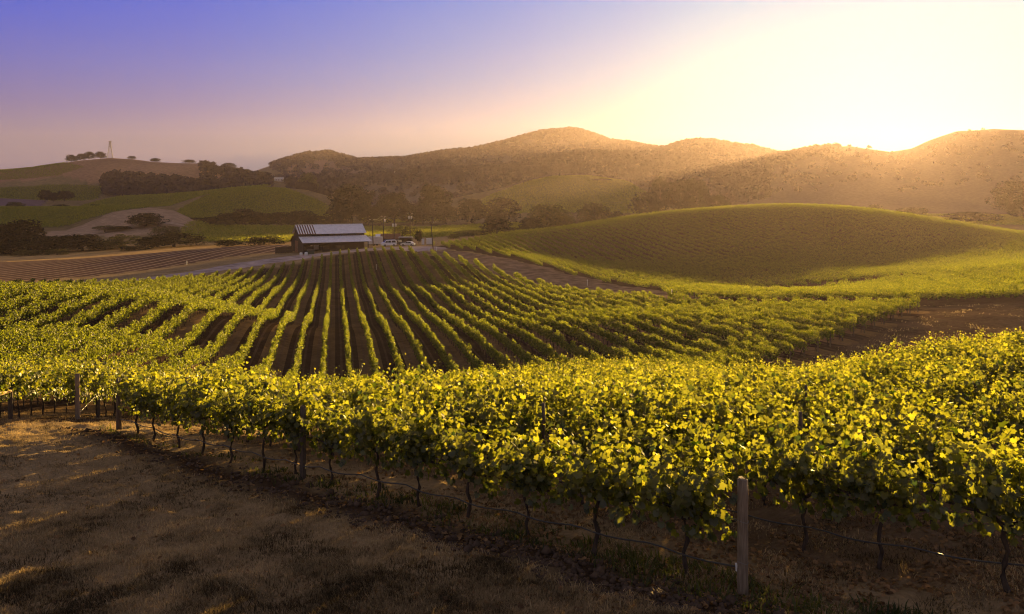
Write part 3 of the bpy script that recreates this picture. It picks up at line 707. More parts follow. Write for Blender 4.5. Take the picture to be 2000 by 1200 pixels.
for z in (.42, .93):
    wm.tube([(.068 * math.cos(a), .068 * math.sin(a), z + .012 * math.sin(2 * a)) for a in np.linspace(0, 2 * math.pi, 15)], .0035, 5, False)
wm.build('wire_wrap', M_STEEL, o)
e = P0 + T1 * 19.1
wooden_post(e[0], e[1], 1.45, .07, 'dark wooden post closing the far end of the front vine row', 'wooden vineyard posts', M_POSTD)
q = P0 + T1 * 9.75
wooden_post(q[0], q[1], 1.5, .062, 'dark wooden line post standing among the vines of the front row', 'wooden vineyard posts', M_POSTD)
for k in (1, 2, 3):
    lim = 18.8 + .35 * k if k < 3 else 19.6
    q = P0 + N1 * SP1 * k + T1 * (lim + .6)
    wooden_post(q[0], q[1], 1.6, .065, f'brown wooden end post of the {ordinal(k + 1)} hillside vine row', 'wooden vineyard posts', M_POSTD)
pn = 0
for k, ss in ((1, (-3.2, 5.2, 13.5)), (2, (1.2, 9.6, 16.4)), (3, (-2, 6.6, 14.2)), (4, (3, 11.5)), (5, (0, 8.5))):
    for j, s in enumerate(ss):
        x, y = P0 + N1 * SP1 * k + T1 * s
        if not in_view(x, y): continue
        pn += 1
        o = post_mb(1.72, .034, seg=8).build('line_post', M_POSTD, None, (x, y, tz(x, y)), True)
        tag(o, f'{ordinal(j + 1)} dark stake poking above the leaves of the {ordinal(k + 1)} hillside row', 'post', 'line posts in the near hillside rows')
# braced row ends on the bank
def braced_end(X, label):
    d = near_line_X(X)[1]; x = X - .22 * d
    root = empty('braced_row_end', (x, d, tz(x, d)), math.atan2(T2[1], T2[0]), label, 'row end brace', 'braced ends of the valley rows')
    def hz(s): p = np.array([x, d]) + T2 * s; return tz(*p) - tz(x, d)
    post_mb(1.5, .075, lean=(-.05, 0)).build('end_post', M_POST, root, None, True)
    L_ = 2.3; h2 = hz(L_)
    m = post_mb(1.02 , .07); m.v = [(a + L_, b, c + h2) for a, b, c in m.v]; m.build('brace_post', M_POSTD, root, None, True)
    MB().tube([(.05, 0, .72), (L_ - .03, 0, h2 + .93)], [.058, .055], 10).build('rail', M_RAIL, root, None, True)
    MB().tube([(.06, .02, .15), (L_, .02, h2 + .85)], .008, 6).build('brace_wire', M_STEEL, root)
braced_end(-10.75, 'braced wooden row end with a pale rail, at the edge of the picture')
braced_end(-8.45, 'braced wooden row end with a pale rail, second from the picture edge')
n_ = 0
for i, X in enumerate(XS):
    d = near_line_X(X)[1] - .3; x = X - .22 * d
    if X > 36 and in_view(x, d):
        n_ += 1
        wooden_post(x - .1, d + .5, 1.3, .07, f'{ordinal(n_)} weathered row end post along the dirt headland, counted from the hillside vines', 'row end posts along the dirt headland', M_POSTD)
    elif -7 < X < -2:
        wooden_post(x, d, 1.5, .07, f'{"first" if X < -5 else "second"} unbraced end post of the valley rows behind the front row', 'wooden vineyard posts', M_POSTD)
for j, (u, d, h) in enumerate(((1313, 123.5, 1.75), (1322, 125.5, 1.5), (1346, 119.5, 1.6), (1356, 121, 1.5))):
    x = (u - 1000) / F * d
    wooden_post(x, d, h, .085, f'{ordinal(j + 1)} dark post at the corner of the flat vineyard by the farm track', 'corner posts by the farm track', M_POSTD)
def stake(u, d, h, label):
    x = (u - 1000) / F * d
    o = MB().box((0, 0, h / 2), (.09, .09, h + .2)).box((0, 0, h + .05), (.13, .13, .22)).build('marker_stake', M_WHITE, None, (x, d, tz(x, d)), False, .01)
    tag(o, label, 'marker', 'white marker stakes')
stake(365, 222, 1.0, 'white marker stake on the bare ploughed field'); stake(1147, 160, 1.1, 'white marker stake beside the brown farm track')
stake(1312, 122, 1.9, 'white capped stake at the corner post of the flat vineyard'); stake(735, 200, 1.2, 'white marker in the dark alley between barn rows')
stake(838, 226, 1.0, 'white marker stake near the foot of the crossarm pole'); stake(853, 228, 1.0, 'white marker stake beyond the crossarm pole')

def hose(k, s0, s1, label, hz=.36):
    b = P0 + N1 * SP1 * k; pts = []
    for s in np.arange(s0, s1, .22):
        x, y = b + T1 * s; ph = (s % 1.3) / 1.3
        pts.append((x + .02 * math.sin(s * 2), y - .04 + .015 * math.sin(s * 5), tz(x, y) + hz - .05 * math.sin(math.pi * ph) + .02 * math.sin(s * 1.1)))
    o = MB().tube(pts, .0115, 6).build('drip_hose', M_HOSE, None, None, True)
    tag(o, label, 'drip hose', 'irrigation hoses along the vine rows'); return o, pts
h0, pts = hose(0, .08, 19.0, 'black drip hose sagging along the front vine row')
p = Vector(pts[0])
MB().tube([p + Vector((-.005, 0, -.05)), p + Vector((-.005, 0, .03))], [.022, .026], 8).tube([p + Vector((-.03, 0, .03)), p + Vector((.03, 0, .032))], .02, 8).build('white_valve', M_WHITE, h0)
MB().tube([p + Vector((0, -.0, -.05)), p + Vector((.015, -.01, -.2)), p + Vector((.03, -.02, -.42))], .012, 6).build('riser', M_HOSE, h0, None, True)
hose(1, -6.5, 8, 'black drip hose along the second hillside vine row', .40)
def wire(k, s0, s1, hz, label):
    b = P0 + N1 * SP1 * k
    pts = [(x, y, tz(x, y) + hz) for x, y in (b + T1 * s for s in np.arange(s0, s1, .8))]
    tag(MB().tube(pts, .006, 5).build('trellis_wire', M_STEEL), label, 'wire', 'trellis wires')
wire(0, 0, 19, .93, 'low steel trellis wire tied to the bare front end post'); wire(1, -7, 9, 1.25, 'steel trellis wire showing between vines of the second hillside row')

# ------------------------------------------------------------------ ground cover near the camera
M_GRASS = leaf_mat('dry_grass', (.05, .038, .020), (.56, .42, .23), (.08, .06, .03), (.62, .44, .19), .38, .0)  # dry grass tones, range widened so sun mottling is put into the colour
M_WEED = leaf_mat('weed_leaf', (.022, .035, .008), (.075, .085, .02), (.07, .09, .01), (.30, .30, .03), .45, .02)
M_CLOD = mat('soil_clod', (.085, .055, .036), .95, .5, 6, .6)
def grass(name, n, cand, hmin, hmax, w, m, label, cat, seed, clump=6, spread=.11, vshift=0.):
    g = np.random.default_rng(seed)
    x, y = cand(g, n // clump); k = len(x)
    cx = np.repeat(x, clump) + g.normal(0, spread, k * clump); cyy = np.repeat(y, clump) + g.normal(0, spread, k * clump)
    z = terrain(cx, cyy) + turf(cx, cyy); mm = len(cx)
    h = g.uniform(hmin, hmax, mm) * np.repeat(g.uniform(.5, 1.3, k), clump); a = g.uniform(0, 2 * math.pi, mm); lean = g.uniform(.2, 1.5, mm) * h
    b = a + g.uniform(1.2, 1.9, mm); ww = w * g.uniform(.6, 1.4, mm)
    base = np.stack([cx, cyy, z - .01], 1); side = np.stack([np.cos(b), np.sin(b), np.zeros(mm)], 1) * ww[:, None]
    mid = base + np.stack([np.cos(a) * lean * .35, np.sin(a) * lean * .35, h * .65], 1); tip = base + np.stack([np.cos(a) * lean, np.sin(a) * lean, h * .9], 1)
    V = np.stack([base - side, base + side, mid + side * .7, mid - side * .7, tip], 1).reshape(-1, 3)
    o_ = (np.arange(mm) * 5)[:, None]
    Q = np.array([[0, 1, 2, 3]]) + o_; T = np.array([[3, 2, 4]]) + o_
    va = np.clip(np.repeat(np.clip(.40 + 1.3 * (vnoise(x, y, .8, 5) - .5) + .8 * (vnoise(x, y, .22, 6) - .5) + g.normal(0, .18, k), 0, 1), clump) + g.normal(0, .12, mm) + vshift, 0, 1)
    tag(link(name, np_mesh(name, V, T, Q, m, np.repeat(va, 5))), label, cat, None, 'stuff')
def patchy(x, y): return .5 + .5 * np.sin(x * 1.3 + 1.5 * np.sin(y * .9)) * np.sin(y * 1.1 + 1.3 * np.sin(x * .7 + 2)) + .25 * np.sin(x * 4.1 + y * 3.3) * np.sin(y * 4.7 - x * 2.2)
def rand_near(g, n, dmin=7.5, dmax=34):
    d = 1 / g.uniform(1 / dmax, 1 / dmin, n); x = d * g.uniform(-.66, .66, n); return x, d
def ns(x, y): return (x - P0[0]) * N1[0] + (y - P0[1]) * N1[1], (x - P0[0]) * T1[0] + (y - P0[1]) * T1[1]
def c_lawn(g, n):
    x, y = rand_near(g, n * 3); a, s = ns(x, y)
    k = (g.random(len(x)) < np.clip((vnoise(x, y, .62, 1) - .20) * 1.9, .38, 1)) & ((a < -1.2) | (s > 20.5)) & (g.random(len(x)) < .75); return x[k][:n], y[k][:n]
def c_under(g, n):
    x, y = rand_near(g, n * 6, 9, 26); a, s = ns(x, y)
    k = (a > -.35) & (a < 5) & (patchy(x * 1.7, y * 1.7) > .5) & (s < 20.5); return x[k][:n], y[k][:n]
grass('dry_grass', 380000, c_lawn, .025, .085, .0042, M_GRASS, 'short dry grass covering the clearing before the vines', 'grass', 51, 7, .06)
grass('straw_grass', 24000, c_under, .03, .09, .005, M_GRASS, 'pale straw grass lying under the front vine rows', 'grass', 52, 8, .10)
def c_weed(g, n):
    x, y = rand_near(g, n * 14, 8, 24); a, s = ns(x, y)
    k = (((a > -.5) & (a < .6) & (g.random(len(x)) < .5))) & (s < 20.5); return x[k][:n], y[k][:n]
grass('green_weeds', 5500, c_weed, .06, .18, .011, M_WEED, 'low green weeds growing along the first vine row', 'weeds', 53, 14, .11)
def c_head(g, n):
    d = 1 / g.uniform(1 / 110, 1 / 48, n * 6); x = d * g.uniform(.2, .68, n * 6)
    k = (x + .22 * d > 74 + 0 * d) | (d < np.interp(x + .22 * d, XS, [near_line_X(v)[1] for v in XS]) - 1); k &= ~inside(FLAT, x, d) & (patchy(x * .35, d * .35) > .5)
    return x[k][:n], d[k][:n]
grass('dry_grass', 7000, c_head, .08, .22, .03, M_GRASS, 'tufts of dry grass on the bare dirt headland', 'grass', 57, 8, .35)
def clods():
    g = np.random.default_rng(54); x, y = rand_near(g, 30000, 8, 25); a, s = ns(x, y)
    k = (np.abs(a + .8) < .7 * g.random(len(x)) ** .5) & (s < 20); x, y = x[k][:4200], y[k][:4200]; n = len(x)
    z = terrain(x, y) + turf(x, y); r = g.uniform(.012, .05, n) * (1 + (g.random(n) < .06) * .9)
    ico = np.array([(1, 0, 0), (-1, 0, 0), (0, 1, 0), (0, -1, 0), (0, 0, 1), (0, 0, -1), (.6, .6, .5), (-.6, .6, .5), (.6, -.6, .5), (-.6, -.6, .5)])
    tri = np.array([(4, 6, 7), (4, 7, 9), (4, 9, 8), (4, 8, 6), (6, 0, 2), (6, 2, 7), (7, 2, 1), (7, 1, 9), (9, 1, 3), (9, 3, 8), (8, 3, 0), (8, 0, 6), (5, 2, 0), (5, 1, 2), (5, 3, 1), (5, 0, 3)])
    V = np.stack([x, y, z], 1)[:, None] + ico[None] * (r[:, None, None] * g.uniform(.6, 1.4, (n, 10, 1)))
    T = (tri[None] + (np.arange(n) * 10)[:, None, None]).reshape(-1, 3)
    tag(link('soil_clods', np_mesh('soil_clods', V.reshape(-1, 3), T, None, M_CLOD)), 'dark crumbly clods in the tilled strip before the front row', 'soil', None, 'stuff')
clods()
M_LITTER = leaf_mat('dead_leaf', (.10, .055, .025), (.34, .20, .09), (.15, .08, .03), (.40, .22, .07), .3, .02)
def litter():
    g = np.random.default_rng(55); x, y = rand_near(g, 60000, 8, 30); a, s = ns(x, y)
    k = ((a > -1.5) & (a < 6) & (patchy(x * 1.3 + 3, y * 1.3) > .35) & (s < 20.5)) | ((a < -1.2) & (g.random(len(x)) < .06)); x, y = x[k][:9000], y[k][:9000]; n = len(x)
    V, T, Q, kk = leaf_cloud(np.stack([x, y, terrain(x, y) + turf(x, y) + .015], 1), np.array([0, 0, 1.]) + g.normal(0, .45, (n, 3)), g.uniform(.03, .09, n), 'mid', g)
    tag(link('fallen_leaves', np_mesh('fallen_leaves', V, T, Q, M_LITTER, np.repeat(g.random(n), kk))), 'dry fallen leaves scattered under the vines and on the dirt', 'leaves', None, 'stuff')
litter()

# ------------------------------------------------------------------ trees
def tree_proto(kind, k):
    """unit tree: 1 high, 1 wide; trunk with limbs, crown of many small leaf faces in clumps"""
    g = np.random.default_rng(300 + k); tr = MB(); clumps = []
    if kind == 'oak': base, n, lo, hi = .16, 26, .20, .86
    elif kind == 'tall': base, n, lo, hi = .22, 30, .24, .90
    elif kind == 'bush': base, n, lo, hi = .06, 18, .10, .80
    else: base, n, lo, hi = .24, 16, .34, .86
    tr.tube([(0, 0, -.06), (.006, .004, base * .5), (-.01, .01, base), (.012, -.01, .5), (0, .01, .72)], [.040, .032, .028, .016, .006], 8)
    for i in range(n):
        f = (i + .5) / n; h = lo + (hi - lo) * f; a = i * 2.4 + g.uniform(-.5, .5)
        prof = {'oak': math.sin(math.pi * min(1, .22 + .70 * f)) ** .8, 'tall': math.sin(math.pi * (.22 + .66 * f)) ** .7, 'bush': math.sin(math.pi * (.28 + .62 * f)) ** .6}.get(kind, math.sin(math.pi * (.2 + .65 * f)))
        rad = .36 * prof * math.sqrt(g.uniform(.25, 1.0)); c = np.array([math.cos(a) * rad, math.sin(a) * rad, h + g.uniform(-.03, .03)])
        sz = {'oak': .15, 'tall': .135, 'bush': .19}.get(kind, .13) * g.uniform(.75, 1.25)
        clumps.append((c, sz))
        if i % 2 == 0 and kind != 'bush':
            h0 = max(base * .8, h - .22); m = c * np.array([.5, .5, 1]) + np.array([0, 0, -.06])
            tr.tube([(0, 0, h0), tuple(m), tuple(c)], [.015, .010, .004], 5)
    P_ = []; Nn = []; 
    per = {'oak': 120, 'tall': 110, 'bush': 120}.get(kind, 80)
    for c, sz in clumps:
        d = unit(g.normal(size=(per, 3))); rr_ = sz * g.uniform(.55, 1.05, per) ** .6
        P_.append(c + d * rr_[:, None] * np.array([1.0, 1.0, .82])); Nn.append(d + g.normal(0, .6, (per, 3)))
    P_ = np.concatenate(P_); Nn = np.concatenate(Nn); n_ = len(P_)
    sz = .038 * g.uniform(.6, 1.5, n_) * (1.15 if kind == 'bush' else 1)
    V, T, Q, kk = leaf_cloud(P_, Nn, sz, 'quad', g)
    top = V[:, 2].max(); V[:, 2] /= top
    wid = np.percentile(np.abs(V[:, :2]), 98) * 2; V[:, :2] /= wid
    va = np.clip(np.repeat(g.normal(.45, .18, len(clumps)), per) + g.normal(0, .14, n_), 0, 1)
    return tr, V, Q, np.repeat(va, kk)
TP = {}
def plant_tree(name, kind, u, d, vtop, wpx, label, group, pale=False, k=0, sink=0.0):
    x = (u - 1000) / F * d; z = tz(x, d); h = max(1.5, (380 - vtop) / F * d - z); w = wpx / F * d * (1.22 if group in (G1, G2) else 1.08)
    key = (kind, k % 3, pale)
    if key not in TP:
        tr, V, Q, va = tree_proto(kind, (k % 3) + {'oak': 0, 'tall': 10, 'bush': 20, 'airy': 30}[kind])
        TP[key] = (tr, np_mesh('crown', V, None, Q, M_PALE if pale else M_OAK, va))
        root = empty(name, (0, 0, 0)); tr.build('trunk', M_TRUNK, root, None, True); link('crown', TP[key][1], root)
        TP[key] = root; o = root
    else:
        o = copy_tree(TP[key]); o.name = name
    o.location = (x, d, z - sink); o.rotation_euler = (0, 0, (u * 7.3) % 6.28); o.scale = (w, w, h + sink)
    tag(o, label, 'shrub' if kind == 'bush' and h < 4 else 'tree', group)
    return o
G1 = 'trees along the far edge of the bare field'; G2 = 'trees in the dark belt below the green knoll'; G3 = 'tall trees behind the barn'; G4 = 'trees beside the rounded hill'; G5 = 'oaks on the crest of the pylon hill'; G6 = 'hazy trees in the far valley'
TREES = [
 ('oak_tree','oak',44,350,428,76,'broad dark oak tree towering over the roadside shrubs by the bare field',G1,False,0),
 ('oak_tree','oak',2,345,436,60,'dark oak tree cut by the picture edge beside the broad oak',G1,False,1),
 ('shrub','bush',22,330,470,62,'low black shrub beneath the broad dark oak',G1,False,0),
 ('shrub','bush',82,335,470,54,'rounded dark shrub between the broad oak and the twin oaks',G1,False,1),
 ('oak_tree','oak',112,345,460,48,'small dark oak beside the broad oak at the bare field',G1,False,2),
 ('oak_tree','oak',160,340,457,74,'wide dark oak with a rounded top above the bare field',G1,False,0),
 ('leafy_bush','bush',55,318,489,40,'grey green bush at the golden field edge under the broad oak',G1,True,0),
 ('leafy_bush','bush',112,318,486,34,'small pale bush at the golden field edge under the wide oak',G1,True,1),
 ('leafy_bush','bush',205,345,470,58,'olive green bush beside the wide dark oak',G1,True,2),
 ('leafy_tree','airy',238,350,458,52,'green leafy tree between the wide oak and the spreading oak',G1,True,0),
 ('shrub','bush',262,330,480,48,'dark green shrub in front of the spreading oak',G1,False,2),
 ('oak_tree','oak',298,345,462,52,'dark oak joined to the spreading oak',G1,False,1),
 ('oak_tree','oak',340,345,455,82,'spreading dark oak with light showing through its crown',G1,False,2),
 ('oak_tree','oak',285,455,416,54,'rounded dark oak standing alone before the tan mound',G1,False,0),
 ('leafy_tree','airy',205,440,440,36,'faint brown tree at the foot of the tan mound',G1,True,1),
 ('oak_tree','oak',235,448,442,40,'small dim oak beside the rounded oak on the tan mound',G1,False,1),
 ('leafy_bush','bush',325,430,441,44,'pale green bush beside the rounded oak on the tan mound',G1,True,0),
 ('oak_tree','oak',378,520,437,34,'low oak at the near end of the dark belt',G2,False,0),
 ('oak_tree','oak',410,540,424,42,'upright oak near the start of the dark belt',G2,False,1),
 ('leafy_tree','airy',440,530,430,30,'grey green round tree in front of the dark belt',G2,True,0),
 ('oak_tree','oak',446,560,416,46,'dark oak behind the grey green tree of the belt',G2,False,2),
 ('oak_tree','oak',478,560,407,52,'tallest dark oak of the belt below the green knoll',G2,False,0),
 ('oak_tree','oak',512,560,416,46,'dark oak beside the tallest one of the belt',G2,False,1),
 ('oak_tree','oak',548,565,414,44,'round dark oak in the middle of the belt below the knoll',G2,False,2),
 ('oak_tree','oak',588,560,411,54,'large round dark oak at the barn end of the belt',G2,False,0),
 ('oak_tree','oak',622,575,421,40,'low oak tapering the belt off behind the barn roof',G2,False,1),
 ('shrub','bush',655,575,430,44,'low dark shrub between the belt and the tallest tree',G2,False,0),
 ('tall_tree','tall',687,600,358,78,'tallest broad dark tree standing behind the barn',G3,False,0),
 ('tall_tree','oak',664,590,396,46,'dark tree leaning on the tallest tree behind the barn',G3,False,1),
 ('tall_tree','oak',720,590,402,40,'low dark tree at the foot of the tallest tree',G3,False,2),
 ('tall_tree','tall',770,610,375,58,'second tall tree behind the utility poles',G3,False,1),
 ('tall_tree','oak',745,600,398,44,'low dark tree between the two tall trees behind the barn',G3,False,0),
 ('tall_tree','oak',806,610,400,44,'round dark tree beside the second tall tree',G3,False,1),
 ('tall_tree','tall',846,640,360,64,'tall dark tree above the crossarm pole',G3,False,2),
 ('tall_tree','oak',826,615,402,42,'low dark tree at the foot of the tree above the crossarm pole',G3,False,2),
 ('tall_tree','oak',872,625,398,44,'round dark tree next to the tree above the crossarm pole',G3,False,0),
 ('tall_tree','oak',922,640,388,58,'wide dark tree in the valley beyond the crossarm pole',G3,False,1),
 ('tall_tree','oak',980,650,385,62,'pale topped wide tree at the end of the tall tree group',G3,False,2),
 ('oak_tree','oak',970,440,420,60,'dark round oak standing alone at the edge of the valley vineyard',G4,False,0),
 ('leafy_tree','oak',1068,470,398,84,'large sunlit tree just above the rounded hill',G4,True,0),
 ('leafy_tree','oak',1036,455,424,46,'low tree at the foot of the large sunlit tree',G4,False,1),
 ('leafy_tree','oak',1102,470,418,48,'low tree on the sun side of the large sunlit tree',G4,True,1),
 ('leafy_tree','oak',1160,560,395,54,'round sunlit tree peeping over the rounded hill',G4,True,2),
 ('leafy_bush','bush',1198,560,412,40,'low tree beside the round sunlit tree',G4,False,1),
 ('leafy_bush','bush',915,350,450,48,'brownish bush on the rounded hill edge',G4,True,0),
 ('leafy_bush','bush',945,360,449,44,'brownish bush between the hill edge and the lone oak',G4,False,2),
 ('leafy_bush','bush',886,300,457,22,'small golden bush at the tip of the rounded hill vineyard',G4,True,1),
 ('leafy_bush','bush',1005,400,444,40,'low bush under the dark round lone oak',G4,False,0),
 ('hazy_tree','tall',1290,800,343,40,'tall hazy tree at the start of the sunlit far group',G6,False,0),
 ('hazy_tree','tall',1330,800,350,56,'wide hazy tree in the middle of the sunlit far group',G6,False,1),
 ('hazy_tree','tall',1358,790,347,44,'hazy tree with a flat top ending the sunlit far group',G6,False,2),
 ('hazy_tree','oak',1260,790,375,50,'low hazy tree before the sunlit far group',G6,False,0),
 ('hazy_tree','oak',1400,800,380,44,'small hazy tree behind the rounded hill crest',G6,False,1),
 ('hazy_tree','oak',1172,1000,349,40,'round hazy tree on the low green dome',G6,False,2),
 ('hazy_tree','oak',1706,620,399,42,'first low round tree peeping over the sunny hill slope',G6,False,0),
 ('hazy_tree','oak',1780,620,405,68,'second low wide tree peeping over the sunny hill slope',G6,False,1),
 ('hazy_tree','oak',1900,620,414,92,'wide dim tree low in the sunny plain',G6,False,2),
 ('hazy_tree','oak',1980,880,352,72,'large hazy oak on the sunny flank at the picture edge',G6,False,0),
 ('hazy_tree','oak',2000,700,388,50,'dim oak below the large hazy oak at the picture edge',G6,False,1),
 ('oak_tree','oak',140,1395,302,19,'first round oak on the pylon hill crest',G5,False,0),
 ('oak_tree','oak',158,1395,300,16,'second small oak on the pylon hill crest',G5,False,1),
 ('oak_tree','oak',174,1395,296,18,'third oak on the pylon hill crest, the highest',G5,False,2),
 ('oak_tree','oak',196,1395,296,19,'fourth oak on the pylon hill crest, next to the pylon',G5,False,0),
 ('oak_tree','oak',258,1395,305,14,'tiny oak just past the pylon on the hill crest',G5,False,1),
 ('oak_tree','oak',303,1395,309,17,'small lone oak halfway down the pylon hill crest',G5,False,2),
 ('oak_tree','oak',370,1395,312,24,'round lone oak where the pylon hill crest dips',G5,False,0),
 ('oak_tree','oak',446,1395,318,24,'last oak on the pylon hill crest above the dark wood',G5,False,1),
 ('hazy_tree','tall',88,900,370,22,'slim tree by the pale farmyard below the pylon hill',G6,False,0),
 ('hazy_tree','tall',104,900,376,16,'second slim tree by the pale farmyard below the pylon hill',G6,False,1),
 ('hazy_tree','oak',126,930,372,30,'round tree by the pale farmyard below the pylon hill',G6,False,2),
 ('hazy_tree','oak',30,700,394,34,'pale green tree beside the farm lane at the picture edge',G6,True,0),
 ('hazy_tree','bush',115,720,399,40,'row of low dim bushes along the farm lane',G6,False,0),
 ('hazy_tree','bush',186,720,399,24,'single dim round bush along the farm lane',G6,False,1),
 ('hazy_tree','oak',600,1150,336,34,'pale round tree in the fold before the wooded ridge',G6,True,1),
 ('leafy_tree','airy',786,300,440,48,'feathery pale green tree behind the parked vehicles',G4,True,1),
 ('yard_tree','tall',818,272,449,13,'slender dark tree in the yard by the white boxes',None,False,0),
 ('shrub','bush',515,300,462,60,'low dark hedge at the corner of the bare field by the barn',G1,False,1),
 ('shrub','bush',445,305,468,44,'low dark shrub along the top of the bare field',G1,False,2),
]
for t in TREES: plant_tree(t[0], t[1], t[2], t[3], t[4], t[5], t[6], t[7], t[8], t[9])

# ------------------------------------------------------------------ woods on the hills: crowns that read as one mass
def wood(label, pts, rad, seed, m=None, nq=16, name='hillside_wood'):
    g = np.random.default_rng(seed); pts = np.asarray(pts); n = len(pts); z = terrain(pts[:, 0], pts[:, 1])
    r = rad * g.uniform(.55, 1.35, n)
    idx = np.repeat(np.arange(n), nq); d = unit(g.normal(size=(len(idx), 3))); d[:, 2] = np.abs(d[:, 2]) * 1.0 - .15
    c = np.stack([pts[idx, 0], pts[idx, 1], z[idx] + r[idx] * .55], 1) + d * r[idx][:, None] * g.uniform(.7, 1.0, (len(idx), 1))
    V, T, Q, k = leaf_cloud(c, d + g.normal(0, .5, d.shape), r[idx] * g.uniform(.5, .95, len(idx)), 'quad', g)
    va = np.clip(g.normal(.45, .2, n)[idx] + g.normal(0, .1, len(idx)), 0, 1)
    tag(link(name, np_mesh(name, V, None, Q, m or M_WOODHAZE, np.repeat(va, k))), label, 'wood', None, 'stuff')
def scatter(u0, u1, d0, d1, n, seed, cover):
    g = np.random.default_rng(seed); d = np.sqrt(g.uniform(d0 ** 2, d1 ** 2, n)); x = (g.uniform(u0, u1, n) - 1000) / F * d
    u = 1000 + F * x / d
    f = .5 + .5 * np.sin(x / 70 + 1.7 * np.sin(d / 90)) * np.cos(d / 110 + 1.5 * np.sin(x / 60)) + .2 * np.sin(x / 23) * np.sin(d / 31)
    k = g.random(n) < np.clip(cover(u, d) * (.35 + 1.1 * f), 0, 1)
    return np.stack([x[k], d[k]], 1)
wood('dense oak wood covering the highest far ridge', scatter(530, 1330, 1950, 2640, 15000, 61, lambda u, d: np.where(d > 2500, .95, np.where(u < 800, .22, .32))), 7.0, 61)
wood('oak wood on the dark foothill before the highest ridge', scatter(590, 1500, 1260, 1770, 9000, 62, lambda u, d: np.where((u < 930) & (d < 1520), .12, .85)), 6.0, 62)
wood('scrubby oak wood on the hazy hill beside the highest ridge', scatter(1200, 1640, 1600, 2170, 5000, 63, lambda u, d: np.where(d > 2080, .9, .35)), 6.0, 63)
wood('thin oak scrub on the golden hill under the sun', scatter(1440, 2060, 1300, 1800, 1300, 64, lambda u, d: np.where(d > 1700, .1, .3)), 5.0, 64)
wood('long dark belt of oaks across the foot of the pylon hill', scatter(205, 500, 1105, 1200, 900, 65, lambda u, d: 1.0), 6.5, 65, None, 24)
wood('dark wood where the pylon hill meets the folds', scatter(395, 600, 1120, 1330, 700, 66, lambda u, d: np.where((u > 528) & (u < 562), 0, .9)), 6.5, 66, None, 24)
wood('oaks filling the hollow between the knoll and the foothill', scatter(580, 920, 900, 1260, 1100, 67, lambda u, d: np.where(u > 645, .04, .5)), 6.0, 67, None, 24)

# ------------------------------------------------------------------ barn
M_BOARD = mat('dark_barn_board', (.036, .023, .019), .9, .4, 4, .5, stretch=(8, 8, .4))
M_TIN = mat('grey_tin_roof', (.84, .82, .85), .38, .12, 1.2, .05, .1)
M_RUST = mat('rust_sheet', (.16, .075, .045), .8, .35, 4, .2)
M_GLASS = mat('dark_glass', (.03, .035, .04), .15, .1, 2, 0, 0, spec=.6)
M_CREAM = mat('pale_paint', (.62, .58, .54), .6, .1, 2)
M_GREEN = mat('dark_green_steel', (.03, .05, .035), .6, .2, 3)
M_CARDARK = mat('dark_car_paint', (.04, .042, .05), .3, .1, 2, 0, .2, spec=.6)
M_CARWHITE = mat('white_car_paint', (.78, .78, .80), .3, .05, 2, 0, 0, spec=.6)
M_CARGREY = mat('silver_car_paint', (.52, .54, .57), .3, .05, 2, 0, .4, spec=.6)
M_TYRE = mat('tyre', (.02, .02, .02), .9, .2, 4)
M_LAMP = mat('lamp_lens', (.75, .72, .65), .2, .05, 2, 0, 0, spec=.7)
M_POLE = mat('creosote_pole', (.055, .040, .032), .9, .3, 6, .3, stretch=(4, 4, .4))
M_BIN = mat('wooden_bin', (.085, .060, .045), .9, .35, 5, .3)
M_CAN = mat('grey_can', (.62, .60, .60), .45, .08, 3, 0, .1)

def sheet(name, a, b, c, d, ribs, t, m, parent):
    """corrugated roof sheet over the corners a (eave start) b (eave end) c (ridge end) d (ridge start), t thick"""
    a, b, c, d = map(Vector, (a, b, c, d)); n = (b - a).cross(d - a).normalized(); mb = MB(); N_ = ribs * 4
    top = []; bot = []
    for i in range(N_ + 1):
        f = i / N_; o = n * (.035 * (1 if i % 4 in (1, 2) else 0))
        e = a.lerp(b, f); r = d.lerp(c, f); top += [e + o + n * t, r + o + n * t]; bot += [e, r]
    k = len(top); fs = []
    for i in range(N_):
        j = 2 * i; fs += [(j, j + 2, j + 3, j + 1), (k + j + 1, k + j + 3, k + j + 2, k + j), (j, k + j, k + j + 2, j + 2), (j + 1, j + 3, k + j + 3, k + j + 1)]
    fs += [(0, 1, k + 1, k), (k - 2, 2 * k - 2, 2 * k - 1, k - 1)]
    return mb.add(top + bot, fs).build(name, m, parent)
